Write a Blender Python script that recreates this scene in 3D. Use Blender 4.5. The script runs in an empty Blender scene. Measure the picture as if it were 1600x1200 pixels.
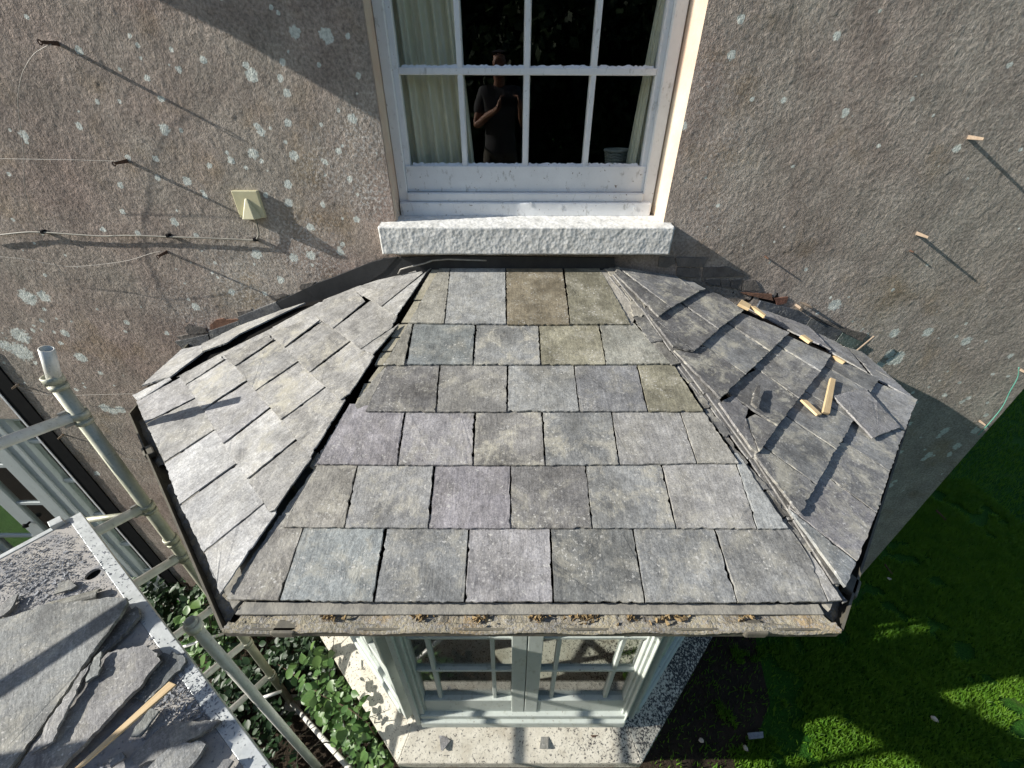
import bpy, bmesh, math, random
import numpy as np
from mathutils import Vector, Matrix, Quaternion

random.seed(7)
RNG = np.random.default_rng(11)
S = bpy.context.scene
COL = S.collection

# ------------------------------------------------------------------ camera
FPX, PITCH, ROLL, YAW = 640.0, math.radians(34.5), math.radians(.19), math.radians(-.4)
CAM = Vector((0, -2.2, 4.2))
def cam_axes():
    cp, sp = math.cos(PITCH), math.sin(PITCH)
    F = Vector((0, cp, -sp)); U = Vector((0, sp, cp)); X = Vector((1, 0, 0))
    X2 = math.cos(ROLL)*X + math.sin(ROLL)*U
    U2 = -math.sin(ROLL)*X + math.cos(ROLL)*U
    Z = Matrix.Rotation(YAW, 3, 'Z')
    return Z @ X2, Z @ F, Z @ U2
AX, AF, AU = cam_axes()
cd = bpy.data.cameras.new('camera'); cam = bpy.data.objects.new('camera', cd); COL.objects.link(cam)
cd.sensor_width = 36; cd.lens = 36*FPX/1600; cd.clip_start = .02; cd.clip_end = 900
m = Matrix((AX, AU, -AF)).transposed().to_4x4(); m.translation = CAM
cam.matrix_world = m
S.camera = cam

# ------------------------------------------------------------------ world, sun, exposure
LIGHT = Vector((1, .15, -.535)).normalized()
w = bpy.data.worlds.new('World'); S.world = w; w.use_nodes = True
wn = w.node_tree.nodes; wn.clear()
sky = wn.new('ShaderNodeTexSky'); sky.sky_type = 'NISHITA'; sky.sun_disc = False
sky.sun_elevation = math.asin(-LIGHT.z)
sky.sun_rotation = math.atan2(-LIGHT.x, -LIGHT.y)
sky.dust_density = .6
bg = wn.new('ShaderNodeBackground'); bg.inputs[1].default_value = .105
wo = wn.new('ShaderNodeOutputWorld')
w.node_tree.links.new(sky.outputs[0], bg.inputs[0]); w.node_tree.links.new(bg.outputs[0], wo.inputs[0])
sd = bpy.data.lights.new('sun', 'SUN'); sd.energy = 5.0; sd.angle = math.radians(.53); sd.color = (1, .95, .87)
sun = bpy.data.objects.new('sun', sd); COL.objects.link(sun)
sun.rotation_mode = 'QUATERNION'; sun.rotation_quaternion = LIGHT.to_track_quat('-Z', 'Y'); sun.location = (-6, -4, 9)
S.view_settings.view_transform = 'Standard'; S.view_settings.look = 'None'
S.view_settings.exposure = .5; S.view_settings.gamma = 1; S.view_settings.use_curve_mapping = False
S.render.engine = 'CYCLES'
S.cycles.max_bounces = 8; S.cycles.transparent_max_bounces = 16

# ------------------------------------------------------------------ measuring helpers (photo pixel -> point on a real plane)
def r(x, y, z): return Vector((x, y, z)) + CAM              # camera-relative metres -> world
def ray(u, v): return AF + (u-800)/FPX*AX + (600-v)/FPX*AU
def PZ(u, v, z): d = ray(u, v); return CAM + d*(z/d.z)       # on the level plane z below the camera
def PY(u, v, y): d = ray(u, v); return CAM + d*(y/d.y)       # on the plane parallel to the house wall
def PP(u, v, pl): d = ray(u, v); c, n = pl; return CAM + d*((c-CAM).dot(n)/d.dot(n))
def plane3(a, b, c):
    n = (b-a).cross(c-a).normalized()
    if n.z < 0: n = -n
    return (a, n)
WALL = 2.2                                                  # wall distance from the camera

# ------------------------------------------------------------------ object helpers
WM = {}
def link(o, mw, parent=None):
    COL.objects.link(o)
    if parent:
        o.parent = parent; o.matrix_parent_inverse = WM[parent].inverted()
    o.matrix_basis = mw
    WM[o] = mw.copy()
    return o
def tag(o, label=None, cat=None, group=None, kind=None):
    if label: o['label'] = label
    if cat: o['category'] = cat
    if group: o['group'] = group
    if kind: o['kind'] = kind
    return o
def thing(name, loc, label, cat, group=None):
    o = bpy.data.objects.new(name, None); o.empty_display_size = .1
    link(o, Matrix.Translation(loc))
    return tag(o, label, cat, group)
class MB:
    def __init__(s): s.v = []; s.f = []
    def poly(s, pts):
        i = len(s.v); s.v += [tuple(p) for p in pts]; s.f.append(tuple(range(i, i+len(pts))))
    def hull(s, a, b):                                      # two matching rings -> closed solid
        n = len(a); i = len(s.v); s.v += [tuple(p) for p in a]+[tuple(p) for p in b]
        s.f.append(tuple(range(i+n-1, i-1, -1))); s.f.append(tuple(range(i+n, i+2*n)))
        for k in range(n):
            j = (k+1) % n; s.f.append((i+k, i+j, i+n+j, i+n+k))
        return s
    def box(s, x0, x1, y0, y1, z0, z1):
        a = [Vector((x0, y0, z0)), Vector((x1, y0, z0)), Vector((x1, y1, z0)), Vector((x0, y1, z0))]
        return s.hull(a, [p+Vector((0, 0, z1-z0)) for p in a])
    def obox(s, o, ax, ay, az, x0, x1, y0, y1, z0, z1):     # box in a local frame
        q = lambda x, y, z: o+ax*x+ay*y+az*z
        return s.hull([q(x0, y0, z0), q(x1, y0, z0), q(x1, y1, z0), q(x0, y1, z0)],
                      [q(x0, y0, z1), q(x1, y0, z1), q(x1, y1, z1), q(x0, y1, z1)])
    def tube(s, pts, rad, n=8, cap=True):
        pts = [Vector(p) for p in pts]; rings = []
        rr = rad if isinstance(rad, (list, tuple)) else [rad]*len(pts)
        prev = None
        for k, p in enumerate(pts):
            t = (pts[min(k+1, len(pts)-1)]-pts[max(k-1, 0)]).normalized()
            if prev is None:
                a = t.orthogonal().normalized()
            else:
                a = (prev - t*prev.dot(t)).normalized()
            prev = a; b = t.cross(a)
            i = len(s.v)
            for q in range(n):
                an = 2*math.pi*q/n
                s.v.append(tuple(p+(a*math.cos(an)+b*math.sin(an))*rr[k]))
            rings.append(i)
        for k in range(len(rings)-1):
            for q in range(n):
                j = (q+1) % n
                s.f.append((rings[k]+q, rings[k]+j, rings[k+1]+j, rings[k+1]+q))
        if cap:
            s.f.append(tuple(rings[0]+q for q in range(n-1, -1, -1)))
            s.f.append(tuple(rings[-1]+q for q in range(n)))
        return s
    def pipe(s, a, b, ro, ri, n=16):                        # open ended hollow tube
        a = Vector(a); b = Vector(b); t = (b-a).normalized(); p = t.orthogonal().normalized(); q = t.cross(p)
        i = len(s.v)
        for c, rad in ((a, ro), (b, ro), (b, ri), (a, ri)):
            for k in range(n):
                an = 2*math.pi*k/n; s.v.append(tuple(c+(p*math.cos(an)+q*math.sin(an))*rad))
        for w_ in range(4):
            for k in range(n):
                j = (k+1) % n; A = i+w_*n; B = i+((w_+1) % 4)*n
                s.f.append((A+k, A+j, B+j, B+k))
        return s
    def build(s, name, mat, parent=None, smooth=False, mw=None, bevel=0, fix=True):
        me = bpy.data.meshes.new(name); me.from_pydata(s.v, [], s.f)
        if fix:
            bm = bmesh.new(); bm.from_mesh(me); bmesh.ops.recalc_face_normals(bm, faces=bm.faces); bm.to_mesh(me); bm.free()
        me.materials.append(mat)
        if smooth: me.shade_smooth()
        o = bpy.data.objects.new(name, me); link(o, mw or Matrix(), parent)
        if bevel:
            b = o.modifiers.new('bevel', 'BEVEL'); b.width = bevel; b.segments = 2; b.limit_method = 'ANGLE'
            b.harden_normals = False
        return o
def np_mesh(name, V, F, mat, parent=None, smooth=False):
    me = bpy.data.meshes.new(name)
    V = np.asarray(V, dtype=np.float32); F = np.asarray(F, dtype=np.int32); k = F.shape[1]
    me.vertices.add(len(V)); me.vertices.foreach_set('co', V.ravel())
    me.loops.add(F.size); me.loops.foreach_set('vertex_index', F.ravel())
    me.polygons.add(len(F)); me.polygons.foreach_set('loop_start', np.arange(0, F.size, k, dtype=np.int32))
    me.polygons.foreach_set('loop_total', np.full(len(F), k, dtype=np.int32))
    if smooth: me.polygons.foreach_set('use_smooth', np.ones(len(F), dtype=bool))
    me.update(calc_edges=True); me.validate()
    me.materials.append(mat)
    o = bpy.data.objects.new(name, me); link(o, Matrix(), parent)
    return o
def vnoise(x, y, sc, seed):
    g = np.random.default_rng(seed).random((256, 256))
    X = x/sc+1000; Y = y/sc+1000; xi = np.floor(X).astype(int); yi = np.floor(Y).astype(int)
    fx = X-xi; fy = Y-yi; fx = fx*fx*(3-2*fx); fy = fy*fy*(3-2*fy)
    a = g[xi % 256, yi % 256]; b = g[(xi+1) % 256, yi % 256]; c = g[xi % 256, (yi+1) % 256]; d = g[(xi+1) % 256, (yi+1) % 256]
    return (a*(1-fx)+b*fx)*(1-fy)+(c*(1-fx)+d*fx)*fy-.5

# ------------------------------------------------------------------ materials
class NT:
    def __init__(s, name):
        s.m = bpy.data.materials.new(name); s.m.use_nodes = True; s.t = s.m.node_tree; s.n = s.t.nodes
        s.p = s.n['Principled BSDF']; s.out = s.n['Material Output']
        s.tc = s.n.new('ShaderNodeTexCoord')
    def L(s, a, b): s.t.links.new(a, b)
    def put(s, v, sock):
        if isinstance(v, (int, float)): sock.default_value = v
        elif isinstance(v, (tuple, list)): sock.default_value = tuple(v)+(1,) if len(v) == 3 and sock.type == 'RGBA' else tuple(v)
        else: s.L(v, sock)
    def vec(s, scale=(1, 1, 1), add=None, src='Object'):
        o = s.tc.outputs[src]
        mp = s.n.new('ShaderNodeMapping'); mp.inputs['Scale'].default_value = scale; s.L(o, mp.inputs[0])
        if add is not None: s.L(add, mp.inputs['Location'])
        return mp.outputs[0]
    def noise(s, sc, det=4, rough=.6, v=None, dist=0):
        k = s.n.new('ShaderNodeTexNoise'); k.inputs['Scale'].default_value = sc; k.inputs['Detail'].default_value = det
        k.inputs['Roughness'].default_value = rough; k.inputs['Distortion'].default_value = dist
        s.L(v if v is not None else s.tc.outputs['Object'], k.inputs['Vector']); return k.outputs['Fac']
    def voro(s, sc, v=None, out='Distance', rnd=1):
        k = s.n.new('ShaderNodeTexVoronoi'); k.inputs['Scale'].default_value = sc; k.inputs['Randomness'].default_value = rnd
        s.L(v if v is not None else s.tc.outputs['Object'], k.inputs['Vector']); return k.outputs[out]
    def ramp(s, f, a, b, ca=(0, 0, 0), cb=(1, 1, 1)):
        k = s.n.new('ShaderNodeValToRGB'); k.color_ramp.elements[0].position = a; k.color_ramp.elements[1].position = b
        k.color_ramp.elements[0].color = tuple(ca)+(1,); k.color_ramp.elements[1].color = tuple(cb)+(1,)
        s.L(f, k.inputs[0]); return k.outputs[0]
    def mix(s, f, a, b, mode='MIX'):
        k = s.n.new('ShaderNodeMix'); k.data_type = 'RGBA'; k.blend_type = mode
        s.put(f, k.inputs[0]); s.put(a, k.inputs[6]); s.put(b, k.inputs[7]); return k.outputs[2]
    def math(s, op, a, b=0.0):
        k = s.n.new('ShaderNodeMath'); k.operation = op; s.put(a, k.inputs[0]); s.put(b, k.inputs[1]); return k.outputs[0]
    def bump(s, h, strength=.5, dist=.01, prev=None):
        k = s.n.new('ShaderNodeBump'); k.inputs['Strength'].default_value = strength; k.inputs['Distance'].default_value = dist
        s.L(h, k.inputs['Height'])
        if prev is not None: s.L(prev, k.inputs['Normal'])
        return k.outputs[0]
    def attr(s, name):
        k = s.n.new('ShaderNodeAttribute'); k.attribute_name = name; return k.outputs['Fac']
    def done(s, col, rough=.7, nor=None, metal=0, spec=.5):
        s.put(col, s.p.inputs['Base Color']); s.put(rough, s.p.inputs['Roughness']); s.p.inputs['Metallic'].default_value = metal
        s.p.inputs['Specular IOR Level'].default_value = spec
        if nor is not None: s.L(nor, s.p.inputs['Normal'])
        return s.m
M = {}
def mat_slate():
    t = NT('slate'); oi = t.n.new('ShaderNodeObjectInfo')
    cb = t.n.new('ShaderNodeCombineXYZ')
    rnd = t.math('MULTIPLY', oi.outputs['Random'], 40.0)
    for k in range(3): t.L(rnd, cb.inputs[k])
    v = t.vec((1, 1, 1), cb.outputs[0]); vs = t.vec((1, .16, 1), cb.outputs[0])
    base = oi.outputs['Color']
    big = t.noise(7, 5, .65, v); med = t.noise(32, 5, .7, v); fine = t.noise(170, 4, .7, v); streak = t.noise(110, 3, .6, vs)
    c = t.mix(1, base, t.ramp(big, .3, .7, (.66, .66, .66), (1.24, 1.24, 1.23)), 'MULTIPLY')
    c = t.mix(1, c, t.ramp(med, .3, .72, (.72, .72, .73), (1.25, 1.25, 1.24)), 'MULTIPLY')
    c = t.mix(.5, c, t.ramp(streak, .33, .67, (.68, .68, .68), (1.28, 1.28, 1.28)), 'MULTIPLY')
    c = t.mix(.75, c, t.ramp(fine, .33, .67, (.58, .58, .58), (1.38, 1.38, 1.38)), 'MULTIPLY')
    # pale lichen dust and dark pits, amount per slate
    am = oi.outputs['Alpha']
    st_ = t.ramp(t.noise(4.2, 5, .7, v, .6), .44, .60)
    c = t.mix(t.math('MULTIPLY', st_, .55), c, t.mix(1, c, (.60, .585, .55), 'MULTIPLY'))
    l1 = t.math('MULTIPLY', t.ramp(t.noise(9, 7, .78, v, .4), .49, .64), am)
    c = t.mix(l1, c, t.mix(t.noise(5, 2, .5, v), (.52, .50, .44), (.47, .44, .33)))
    sp = t.math('MULTIPLY', t.ramp(t.noise(95, 3, .6, v), .60, .66), t.ramp(t.noise(9, 3, .5, v), .38, .6))
    c = t.mix(t.math('MULTIPLY', sp, .75), c, (.62, .61, .57))
    dk = t.ramp(t.noise(120, 2, .5, v), .28, .34, (1, 1, 1), (0, 0, 0))
    c = t.mix(t.math('MULTIPLY', dk, .5), c, (.07, .07, .065))
    h = t.math('ADD', t.math('MULTIPLY', streak, .5), t.math('ADD', t.math('MULTIPLY', fine, .35), med))
    n = t.bump(h, .6, .004)
    return t.done(c, t.ramp(med, .3, .7, (.5, .5, .5), (.75, .75, .75)), n, 0, .45)
M['slate'] = mat_slate()
def mat_render():
    t = NT('roughcast_render'); ob = t.tc.outputs['Object']
    a = t.noise(1.1, 5, .6); b = t.noise(6, 5, .65); f = t.noise(75, 4, .65); g = t.noise(190, 3, .6)
    c = t.mix(t.ramp(a, .38, .62), (.345, .27, .23), (.37, .33, .28))
    sepx = t.n.new('ShaderNodeSeparateXYZ'); t.L(ob, sepx.inputs[0])
    right = t.ramp(t.math('ADD', t.math('MULTIPLY', sepx.outputs[0], .25), t.math('MULTIPLY', b, .5)), .35, .8)
    c = t.mix(t.math('MULTIPLY', right, .5), c, (.43, .40, .35))
    c = t.mix(t.math('MULTIPLY', t.ramp(t.noise(2.6, 4, .6), .55, .72), .5), c, (.30, .21, .10))
    c = t.mix(t.math('MULTIPLY', t.ramp(t.noise(1.7, 4, .6, t.vec((1, 1, .45))), .55, .72), .5), c, (.17, .14, .12))
    c = t.mix(1, c, t.ramp(b, .3, .7, (.72, .72, .72), (1.25, 1.25, 1.25)), 'MULTIPLY')
    c = t.mix(1, c, t.ramp(f, .3, .7, (.55, .55, .55), (1.4, 1.4, 1.4)), 'MULTIPLY')
    c = t.mix(t.math('MULTIPLY', t.ramp(g, .64, .72), .6), c, (.60, .57, .52))
    sk = t.attr('speck')
    s2 = t.math('MULTIPLY', t.ramp(t.noise(70, 3, .7), .5, .6), sk)
    c = t.mix(s2, c, (.66, .64, .60))
    li = t.math('ADD', t.attr('lichen'), t.math('MULTIPLY', t.math('SUBTRACT', t.noise(60, 4, .7), .5), 1.1))
    lf = t.ramp(li, .50, .58)
    lc = t.mix(t.ramp(t.noise(90, 2, .5), .35, .6), (.54, .59, .54), (.78, .82, .76))
    c = t.mix(t.math('MULTIPLY', lf, .88), c, lc)
    h = t.math('ADD', f, t.math('MULTIPLY', g, .5))
    n = t.bump(h, .9, .006)
    return t.done(c, .92, n, 0, .25)
M['render'] = mat_render()
def simple(name, col, col2=None, sc=12, rough=.6, bump=.0, bsc=60, bd=.003, metal=0, spec=.5, lo=.35, hi=.65, det=4):
    t = NT(name)
    if col2 is None: col2 = tuple(x*.75 for x in col)
    c = t.mix(t.ramp(t.noise(sc, det, .65), lo, hi), col, col2)
    n = t.bump(t.noise(bsc, 4, .65), bump, bd) if bump else None
    M[name] = t.done(c, rough, n, metal, spec); return M[name]
def mat_paint(name, base, grime, gl=.58):
    t = NT(name)
    c = t.mix(t.ramp(t.noise(9, 5, .7), .35, .7), base, tuple(x*.9 for x in base))
    c = t.mix(t.math('MULTIPLY', t.ramp(t.noise(28, 6, .75, t.vec((1, 1, .5))), gl, gl+.1), .75), c, grime)
    fl = t.ramp(t.noise(55, 3, .6), .69, .72)
    c = t.mix(fl, c, (.23, .19, .16))
    n = t.bump(t.math('ADD', t.noise(40, 3, .6), t.math('MULTIPLY', fl, -1.5)), .3, .003)
    M[name] = t.done(c, .5, n, 0, .45)
mat_paint('white_paint', (.84, .86, .87), (.40, .40, .38))
mat_paint('bay_paint', (.56, .61, .57), (.40, .43, .37), .55)
mat_paint('door_paint', (.50, .55, .54), (.36, .40, .38), .6)
def mat_maskedsill():
    t = NT('sill_masonry_paint')
    c = t.mix(t.ramp(t.noise(24, 5, .7), .42, .68), (.78, .78, .75), (.52, .52, .49))
    c = t.mix(t.math('MULTIPLY', t.ramp(t.noise(60, 4, .7), .62, .72), .8), c, (.36, .34, .30))
    n = t.bump(t.math('ADD', t.noise(38, 4, .6), t.math('MULTIPLY', t.voro(55), .8)), .4, .006)
    M['sill_white'] = t.done(c, .75, n, 0, .3)
mat_maskedsill()
def mat_lowersill():
    t = NT('speckled_sill'); sx = t.n.new('ShaderNodeSeparateXYZ'); t.L(t.tc.outputs['Object'], sx.inputs[0])
    c = t.mix(t.ramp(t.noise(12, 5, .7), .4, .65), (.66, .63, .54), (.52, .49, .41))
    dens = t.ramp(t.math('ADD', t.math('MULTIPLY', sx.outputs[0], .32), t.math('MULTIPLY', t.noise(6, 4, .6), .6)), .42, .75)
    spk = t.noise(70, 5, .75)
    th = t.math('SUBTRACT', spk, t.math('SUBTRACT', .565, t.math('MULTIPLY', dens, .14)))
    c = t.mix(t.ramp(th, .0, .05), c, (.045, .045, .05))
    c = t.mix(t.math('MULTIPLY', t.ramp(t.noise(5, 4, .6), .56, .7), .5), c, (.33, .28, .20))
    n = t.bump(t.noise(45, 5, .7), .5, .006)
    M['lower_sill'] = t.done(c, .85, n, 0, .3)
mat_lowersill()
def mat_glass():
    t = NT('window_glass'); t.n.remove(t.p)
    tr = t.n.new('ShaderNodeBsdfTransparent'); tr.inputs[0].default_value = (.94, .96, .95, 1)
    gl = t.n.new('ShaderNodeBsdfGlossy'); gl.inputs['Roughness'].default_value = .004
    lw = t.n.new('ShaderNodeLayerWeight'); lw.inputs[0].default_value = .5
    fr = t.math('ADD', .052, t.math('MULTIPLY', t.math('POWER', lw.outputs['Facing'], 4.0), .85))
    t.L(t.bump(t.noise(5, 2, .4), .05, .002), gl.inputs['Normal'])
    mx = t.n.new('ShaderNodeMixShader'); t.L(fr, mx.inputs[0]); t.L(tr.outputs[0], mx.inputs[1]); t.L(gl.outputs[0], mx.inputs[2])
    t.L(mx.outputs[0], t.out.inputs[0]); M['glass'] = t.m
mat_glass()
def mat_metal(name, c1, c2, metal, rough, sc=18):
    t = NT(name)
    c = t.mix(t.ramp(t.noise(sc, 5, .7, t.vec((1, 1, .35))), .35, .68), c1, c2)
    d = t.ramp(t.noise(70, 4, .7), .58, .7)
    c = t.mix(t.math('MULTIPLY', d, .55), c, tuple(x*.45 for x in c2))
    n = t.bump(t.noise(90, 3, .6), .15, .002)
    M[name] = t.done(c, t.ramp(t.noise(25, 3, .6), .3, .7, (rough-.1,)*3, (rough+.15,)*3), n, metal, .5)
mat_metal('aluminium', (.80, .80, .76), (.64, .64, .58), .2, .45)
mat_metal('stained_aluminium', (.55, .55, .45), (.36, .37, .27), .35, .5)
mat_metal('edge_aluminium', (.60, .63, .63), (.47, .50, .50), .3, .5)
mat_metal('shaded_lead', (.035, .037, .04), (.022, .023, .025), .1, .6)  # lead taken near black, shade is put into its colour
mat_metal('cast_iron', (.105, .098, .082), (.19, .175, .13), .1, .75)
def mat_gutterdirt():
    t = NT('gutter_dirt')
    c = t.mix(t.ramp(t.noise(14, 5, .7), .4, .62), (.40, .36, .26), (.27, .25, .21))
    c = t.mix(t.math('MULTIPLY', t.ramp(t.noise(7, 3, .6), .55, .68), .7), c, (.42, .30, .15))
    c = t.mix(t.math('MULTIPLY', t.ramp(t.noise(130, 2, .5), .5, .6), .6), c, (.34, .34, .34))
    M['gutter_dirt'] = t.done(c, .95, t.bump(t.noise(110, 4, .7), .9, .008), 0, .2)
mat_gutterdirt()
simple('moss', (.40, .29, .15), (.26, .19, .10), 60, .95, .8, 160, .006, spec=.2)
simple('eave_strip', (.34, .325, .28), (.19, .185, .17), 22, .9, .6, 90, .004, det=7)
simple('hip_mortar', (.42, .39, .31), (.29, .27, .20), 18, .9, .6, 60, .006, spec=.25)
simple('felt', (.012, .011, .010), (.018, .017, .016), 20, 1.0, .4, 80, spec=.05)
def mat_wood(name, a, b):
    t = NT(name)
    c = t.mix(t.ramp(t.noise(14, 4, .6, t.vec((1, 1, 1))), .3, .7), a, b)
    c = t.mix(.45, c, t.ramp(t.noise(120, 3, .6, t.vec((1, .06, 1))), .3, .7, (.6, .55, .5), (1.1, 1.1, 1.1)), 'MULTIPLY')
    M[name] = t.done(c, .6, t.bump(t.noise(150, 3, .6, t.vec((1, .08, 1))), .2, .002), 0, .35)
mat_wood('pine', (.80, .63, .38), (.70, .51, .28))
def mat_ply():
    t = NT('deck_ply')
    c = t.mix(t.ramp(t.noise(5, 5, .7), .35, .65), (.48, .45, .40), (.39, .38, .37))
    c = t.mix(t.math('MULTIPLY', t.ramp(t.noise(8, 5, .7), .48, .62), .75), c, (.24, .25, .27))
    c = t.mix(t.math('MULTIPLY', t.ramp(t.noise(150, 3, .6), .6, .7), .6), c, (.16, .16, .17))
    M['ply'] = t.done(c, .85, t.bump(t.noise(120, 4, .7), .5, .004), 0, .3)
mat_ply()
simple('chips', (.30, .32, .35), (.18, .19, .21), 40, .6, .3, 100)
simple('soil', (.050, .036, .024), (.030, .024, .017), 9, .95, .9, 40, .03, spec=.2)
simple('stone', (.20, .18, .16), (.12, .11, .10), 12, .9, .7, 40, .01, spec=.25)
simple('red_brick', (.19, .095, .07), (.13, .07, .05), 18, .9, .6, 50, .006, spec=.25)
simple('bay_brick', (.24, .13, .085), (.15, .09, .065), 14, .9, .6, 50, .006, spec=.25)
simple('cream_plastic', (.66, .62, .40), (.60, .56, .36), 20, .4)
simple('matt_black', (.008, .009, .01), (.012, .013, .014), 20, .8, spec=.1)
simple('galvanised', (.42, .41, .38), (.28, .26, .23), 60, .5, metal=.3)
simple('rust', (.10, .055, .035), (.06, .035, .025), 60, .85)
simple('tan_nail', (.38, .30, .22), (.28, .21, .15), 60, .7)
simple('cable_sheath', (.36, .34, .28), (.20, .19, .16), 14, .55)
simple('teal_cable', (.10, .36, .28), (.16, .42, .33), 14, .5)
simple('curtain', (.90, .85, .69), (.84, .79, .63), 6, .9, .2, 200)
simple('interior', (.045, .042, .04), (.035, .033, .03), 3, .9)
simple('wicker', (.52, .52, .46), (.40, .40, .34), 60, .7, .6, 120, .004)
simple('skin', (.46, .25, .17), (.42, .22, .15), 30, .5)
simple('grey_cotton', (.10, .10, .105), (.085, .085, .09), 20, .9)
simple('khaki_cotton', (.16, .145, .12), (.13, .115, .095), 20, .9)
simple('dark_hair', (.03, .02, .015), (.02, .015, .01), 60, .6)
simple('phone_black', (.01, .01, .012), (.012, .012, .014), 20, .3)
simple('bark', (.09, .07, .05), (.05, .04, .03), 14, .95, .8, 30, .02)
simple('reveal', (.66, .57, .45), (.62, .46, .35), 5, .85, .4, 90, .004, spec=.25)
def mat_leaf(name, a, b, tr=.25, rough=.45):
    t = NT(name); oi = t.n.new('ShaderNodeObjectInfo')
    f = t.math('ADD', t.math('MULTIPLY', t.noise(6, 3, .6), .7), t.math('MULTIPLY', oi.outputs['Random'], .35))
    c = t.mix(t.ramp(f, .3, .75), a, b)
    t.done(c, rough, None, 0, .4)
    tl = t.n.new('ShaderNodeBsdfTranslucent'); t.L(c, tl.inputs[0])
    mx = t.n.new('ShaderNodeMixShader'); mx.inputs[0].default_value = tr
    t.L(t.p.outputs[0], mx.inputs[1]); t.L(tl.outputs[0], mx.inputs[2]); t.L(mx.outputs[0], t.out.inputs[0]); M[name] = t.m
mat_leaf('leaf', (.075, .165, .05), (.16, .26, .075), .25, .38)
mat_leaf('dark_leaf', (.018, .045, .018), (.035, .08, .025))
mat_leaf('tree_leaf', (.02, .04, .015), (.045, .075, .02), .2, .6)
mat_leaf('grass', (.035, .135, .006), (.14, .27, .018), .3, .6)
def mat_lawn():
    t = NT('lawn')
    c = t.mix(t.ramp(t.noise(2.5, 5, .65), .35, .65), (.016, .075, .006), (.035, .115, .010))
    c = t.mix(t.math('MULTIPLY', t.ramp(t.noise(5, 4, .6), .6, .75), .5), c, (.075, .06, .03))
    c = t.mix(1, c, t.ramp(t.noise(60, 3, .7), .3, .7, (.5, .5, .5), (1.4, 1.4, 1.4)), 'MULTIPLY')
    M['lawn'] = t.done(c, .95, t.bump(t.noise(50, 4, .7), .8, .03), 0, .2)
mat_lawn()

# ------------------------------------------------------------------ ground
def sheet(name, pts, z, mat):
    o = MB(); o.poly([Vector((p[0], p[1], z)) for p in pts]); return tag(o.build(name, mat, fix=False), kind='structure')
sheet('ground', [(-250, -250), (250, -250), (250, 250), (-250, 250)], 0, M['lawn'])

# ------------------------------------------------------------------ house: walls
house = thing('house', r(0, WALL, -4.2), 'brown roughcast house wall with white sash window above a slated bay', 'house')
HX0, HX1 = -7.0, 3.40                  # wall ends (world x = rel x)
ZB, ZT = 0.0, 6.4
WX0, WX1 = -.585, .79                  # sash opening
WZ0, WZ1 = 4.2-.66, 4.2+1.25
DX0, DX1, DZ1 = -4.75, -3.33, 4.2-1.80    # door opening at the far left
def seg(*a):
    out = []
    for i in range(0, len(a)-2, 2):
        n = max(1, int(round((a[i+2]-a[i])/a[i+1]))); out += list(np.linspace(a[i], a[i+2], n+1)[:-1])
    out.append(a[-1]); return np.array(out)
gx = seg(HX0, .12, DX0, .06, DX1, .0075, WX0, .02, WX1, .0075, HX1)
gz = seg(ZB, .05, 1.7, .02, DZ1, .0075, WZ0, .0075, 4.62, .05, WZ1, .1, ZT)
X, Z = np.meshgrid(gx, gz, indexing='ij')
def grain(sc, an, seed, pw=2.0):                           # proud pebbles of the roughcast
    ca, sa = math.cos(an), math.sin(an); return (vnoise(X*ca+Z*sa, Z*ca-X*sa, sc, seed)+.5)**pw
D = vnoise(X, Z, .6, 1)*.006 + vnoise(X, Z, .17, 2)*.0008 - grain(.019, .5, 4)*.0014 - grain(.015, 1.1, 6)*.0015 - grain(.024, 2.0, 7, 3)*.0007
edge = np.minimum.reduce([np.abs(X-WX0)+(Z < WZ0)*9, np.abs(X-WX1)+(Z < WZ0)*9, np.full_like(X, .05)])
D = D*np.clip(edge/.05, 0, 1)
V = np.stack([X, D, Z], -1).reshape(-1, 3)
nx, nz = len(gx), len(gz)
I = np.arange(nx*nz).reshape(nx, nz)
a = I[:-1, :-1]; b = I[1:, :-1]; c = I[1:, 1:]; d = I[:-1, 1:]
cx = (X[:-1, :-1]+X[1:, 1:])/2; cz = (Z[:-1, :-1]+Z[1:, 1:])/2
keep = ~(((cx > WX0) & (cx < WX1) & (cz > WZ0) & (cz < WZ1)) | ((cx > DX0) & (cx < DX1) & (cz < DZ1)))
F = np.stack([a[keep], b[keep], c[keep], d[keep]], -1)
wall = np_mesh('wall', V, F, M['render'], house, smooth=True)
# lichen spots, measured on the wall
li = np.zeros(nx*nz); sk = np.zeros(nx*nz)
Z1L = [(330,210,17),(540,150,10),(575,188,10),(848,250,16),(745,290,14),(612,325,14),(1048,312,27),(1195,388,17),(1230,135,25),(1360,150,30),(1450,150,12),
 (1330,270,10),(1495,315,14),(500,425,9),(403,425,7),(330,525,15),(685,540,22),(100,560,18),(1200,512,16),(1088,550,18),(1190,592,9),(1055,640,22),(1225,650,20),(962,668,16),
 (1090,672,10),(1357,676,12),(780,755,18),(503,770,13),(1200,768,18),(1203,845,18),(1345,853,12),(730,925,16),(432,957,11),(575,970,11),(1293,947,16),(1485,915,14),
 (1295,1063,18),(1225,1073,18),(1417,1048,14),(1070,1060,20),(1168,1168,12),(1130,30,11),(1160,55,9),(1470,495,20),(1340,520,9),(1410,460,9),(40,725,9),(855,815,11)]
Z4L = [(115,172,30),(182,168,22),(85,332,30),(272,322,15),(25,375,22),(90,400,35),(338,422,20),(530,276,10),(420,488,8),(185,222,8),(815,212,16),(265,580,25),(440,633,18),
 (470,645,15),(503,640,15),(1170,100,15),(965,150,13),(405,905,10),(175,270,8),(830,470,8)]
Z3L = [(420,80,18),(822,150,18),(855,470,18),(600,420,12),(995,608,9),(180,525,18),(1320,620,16),(380,230,20),(1540,270,12)]
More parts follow.
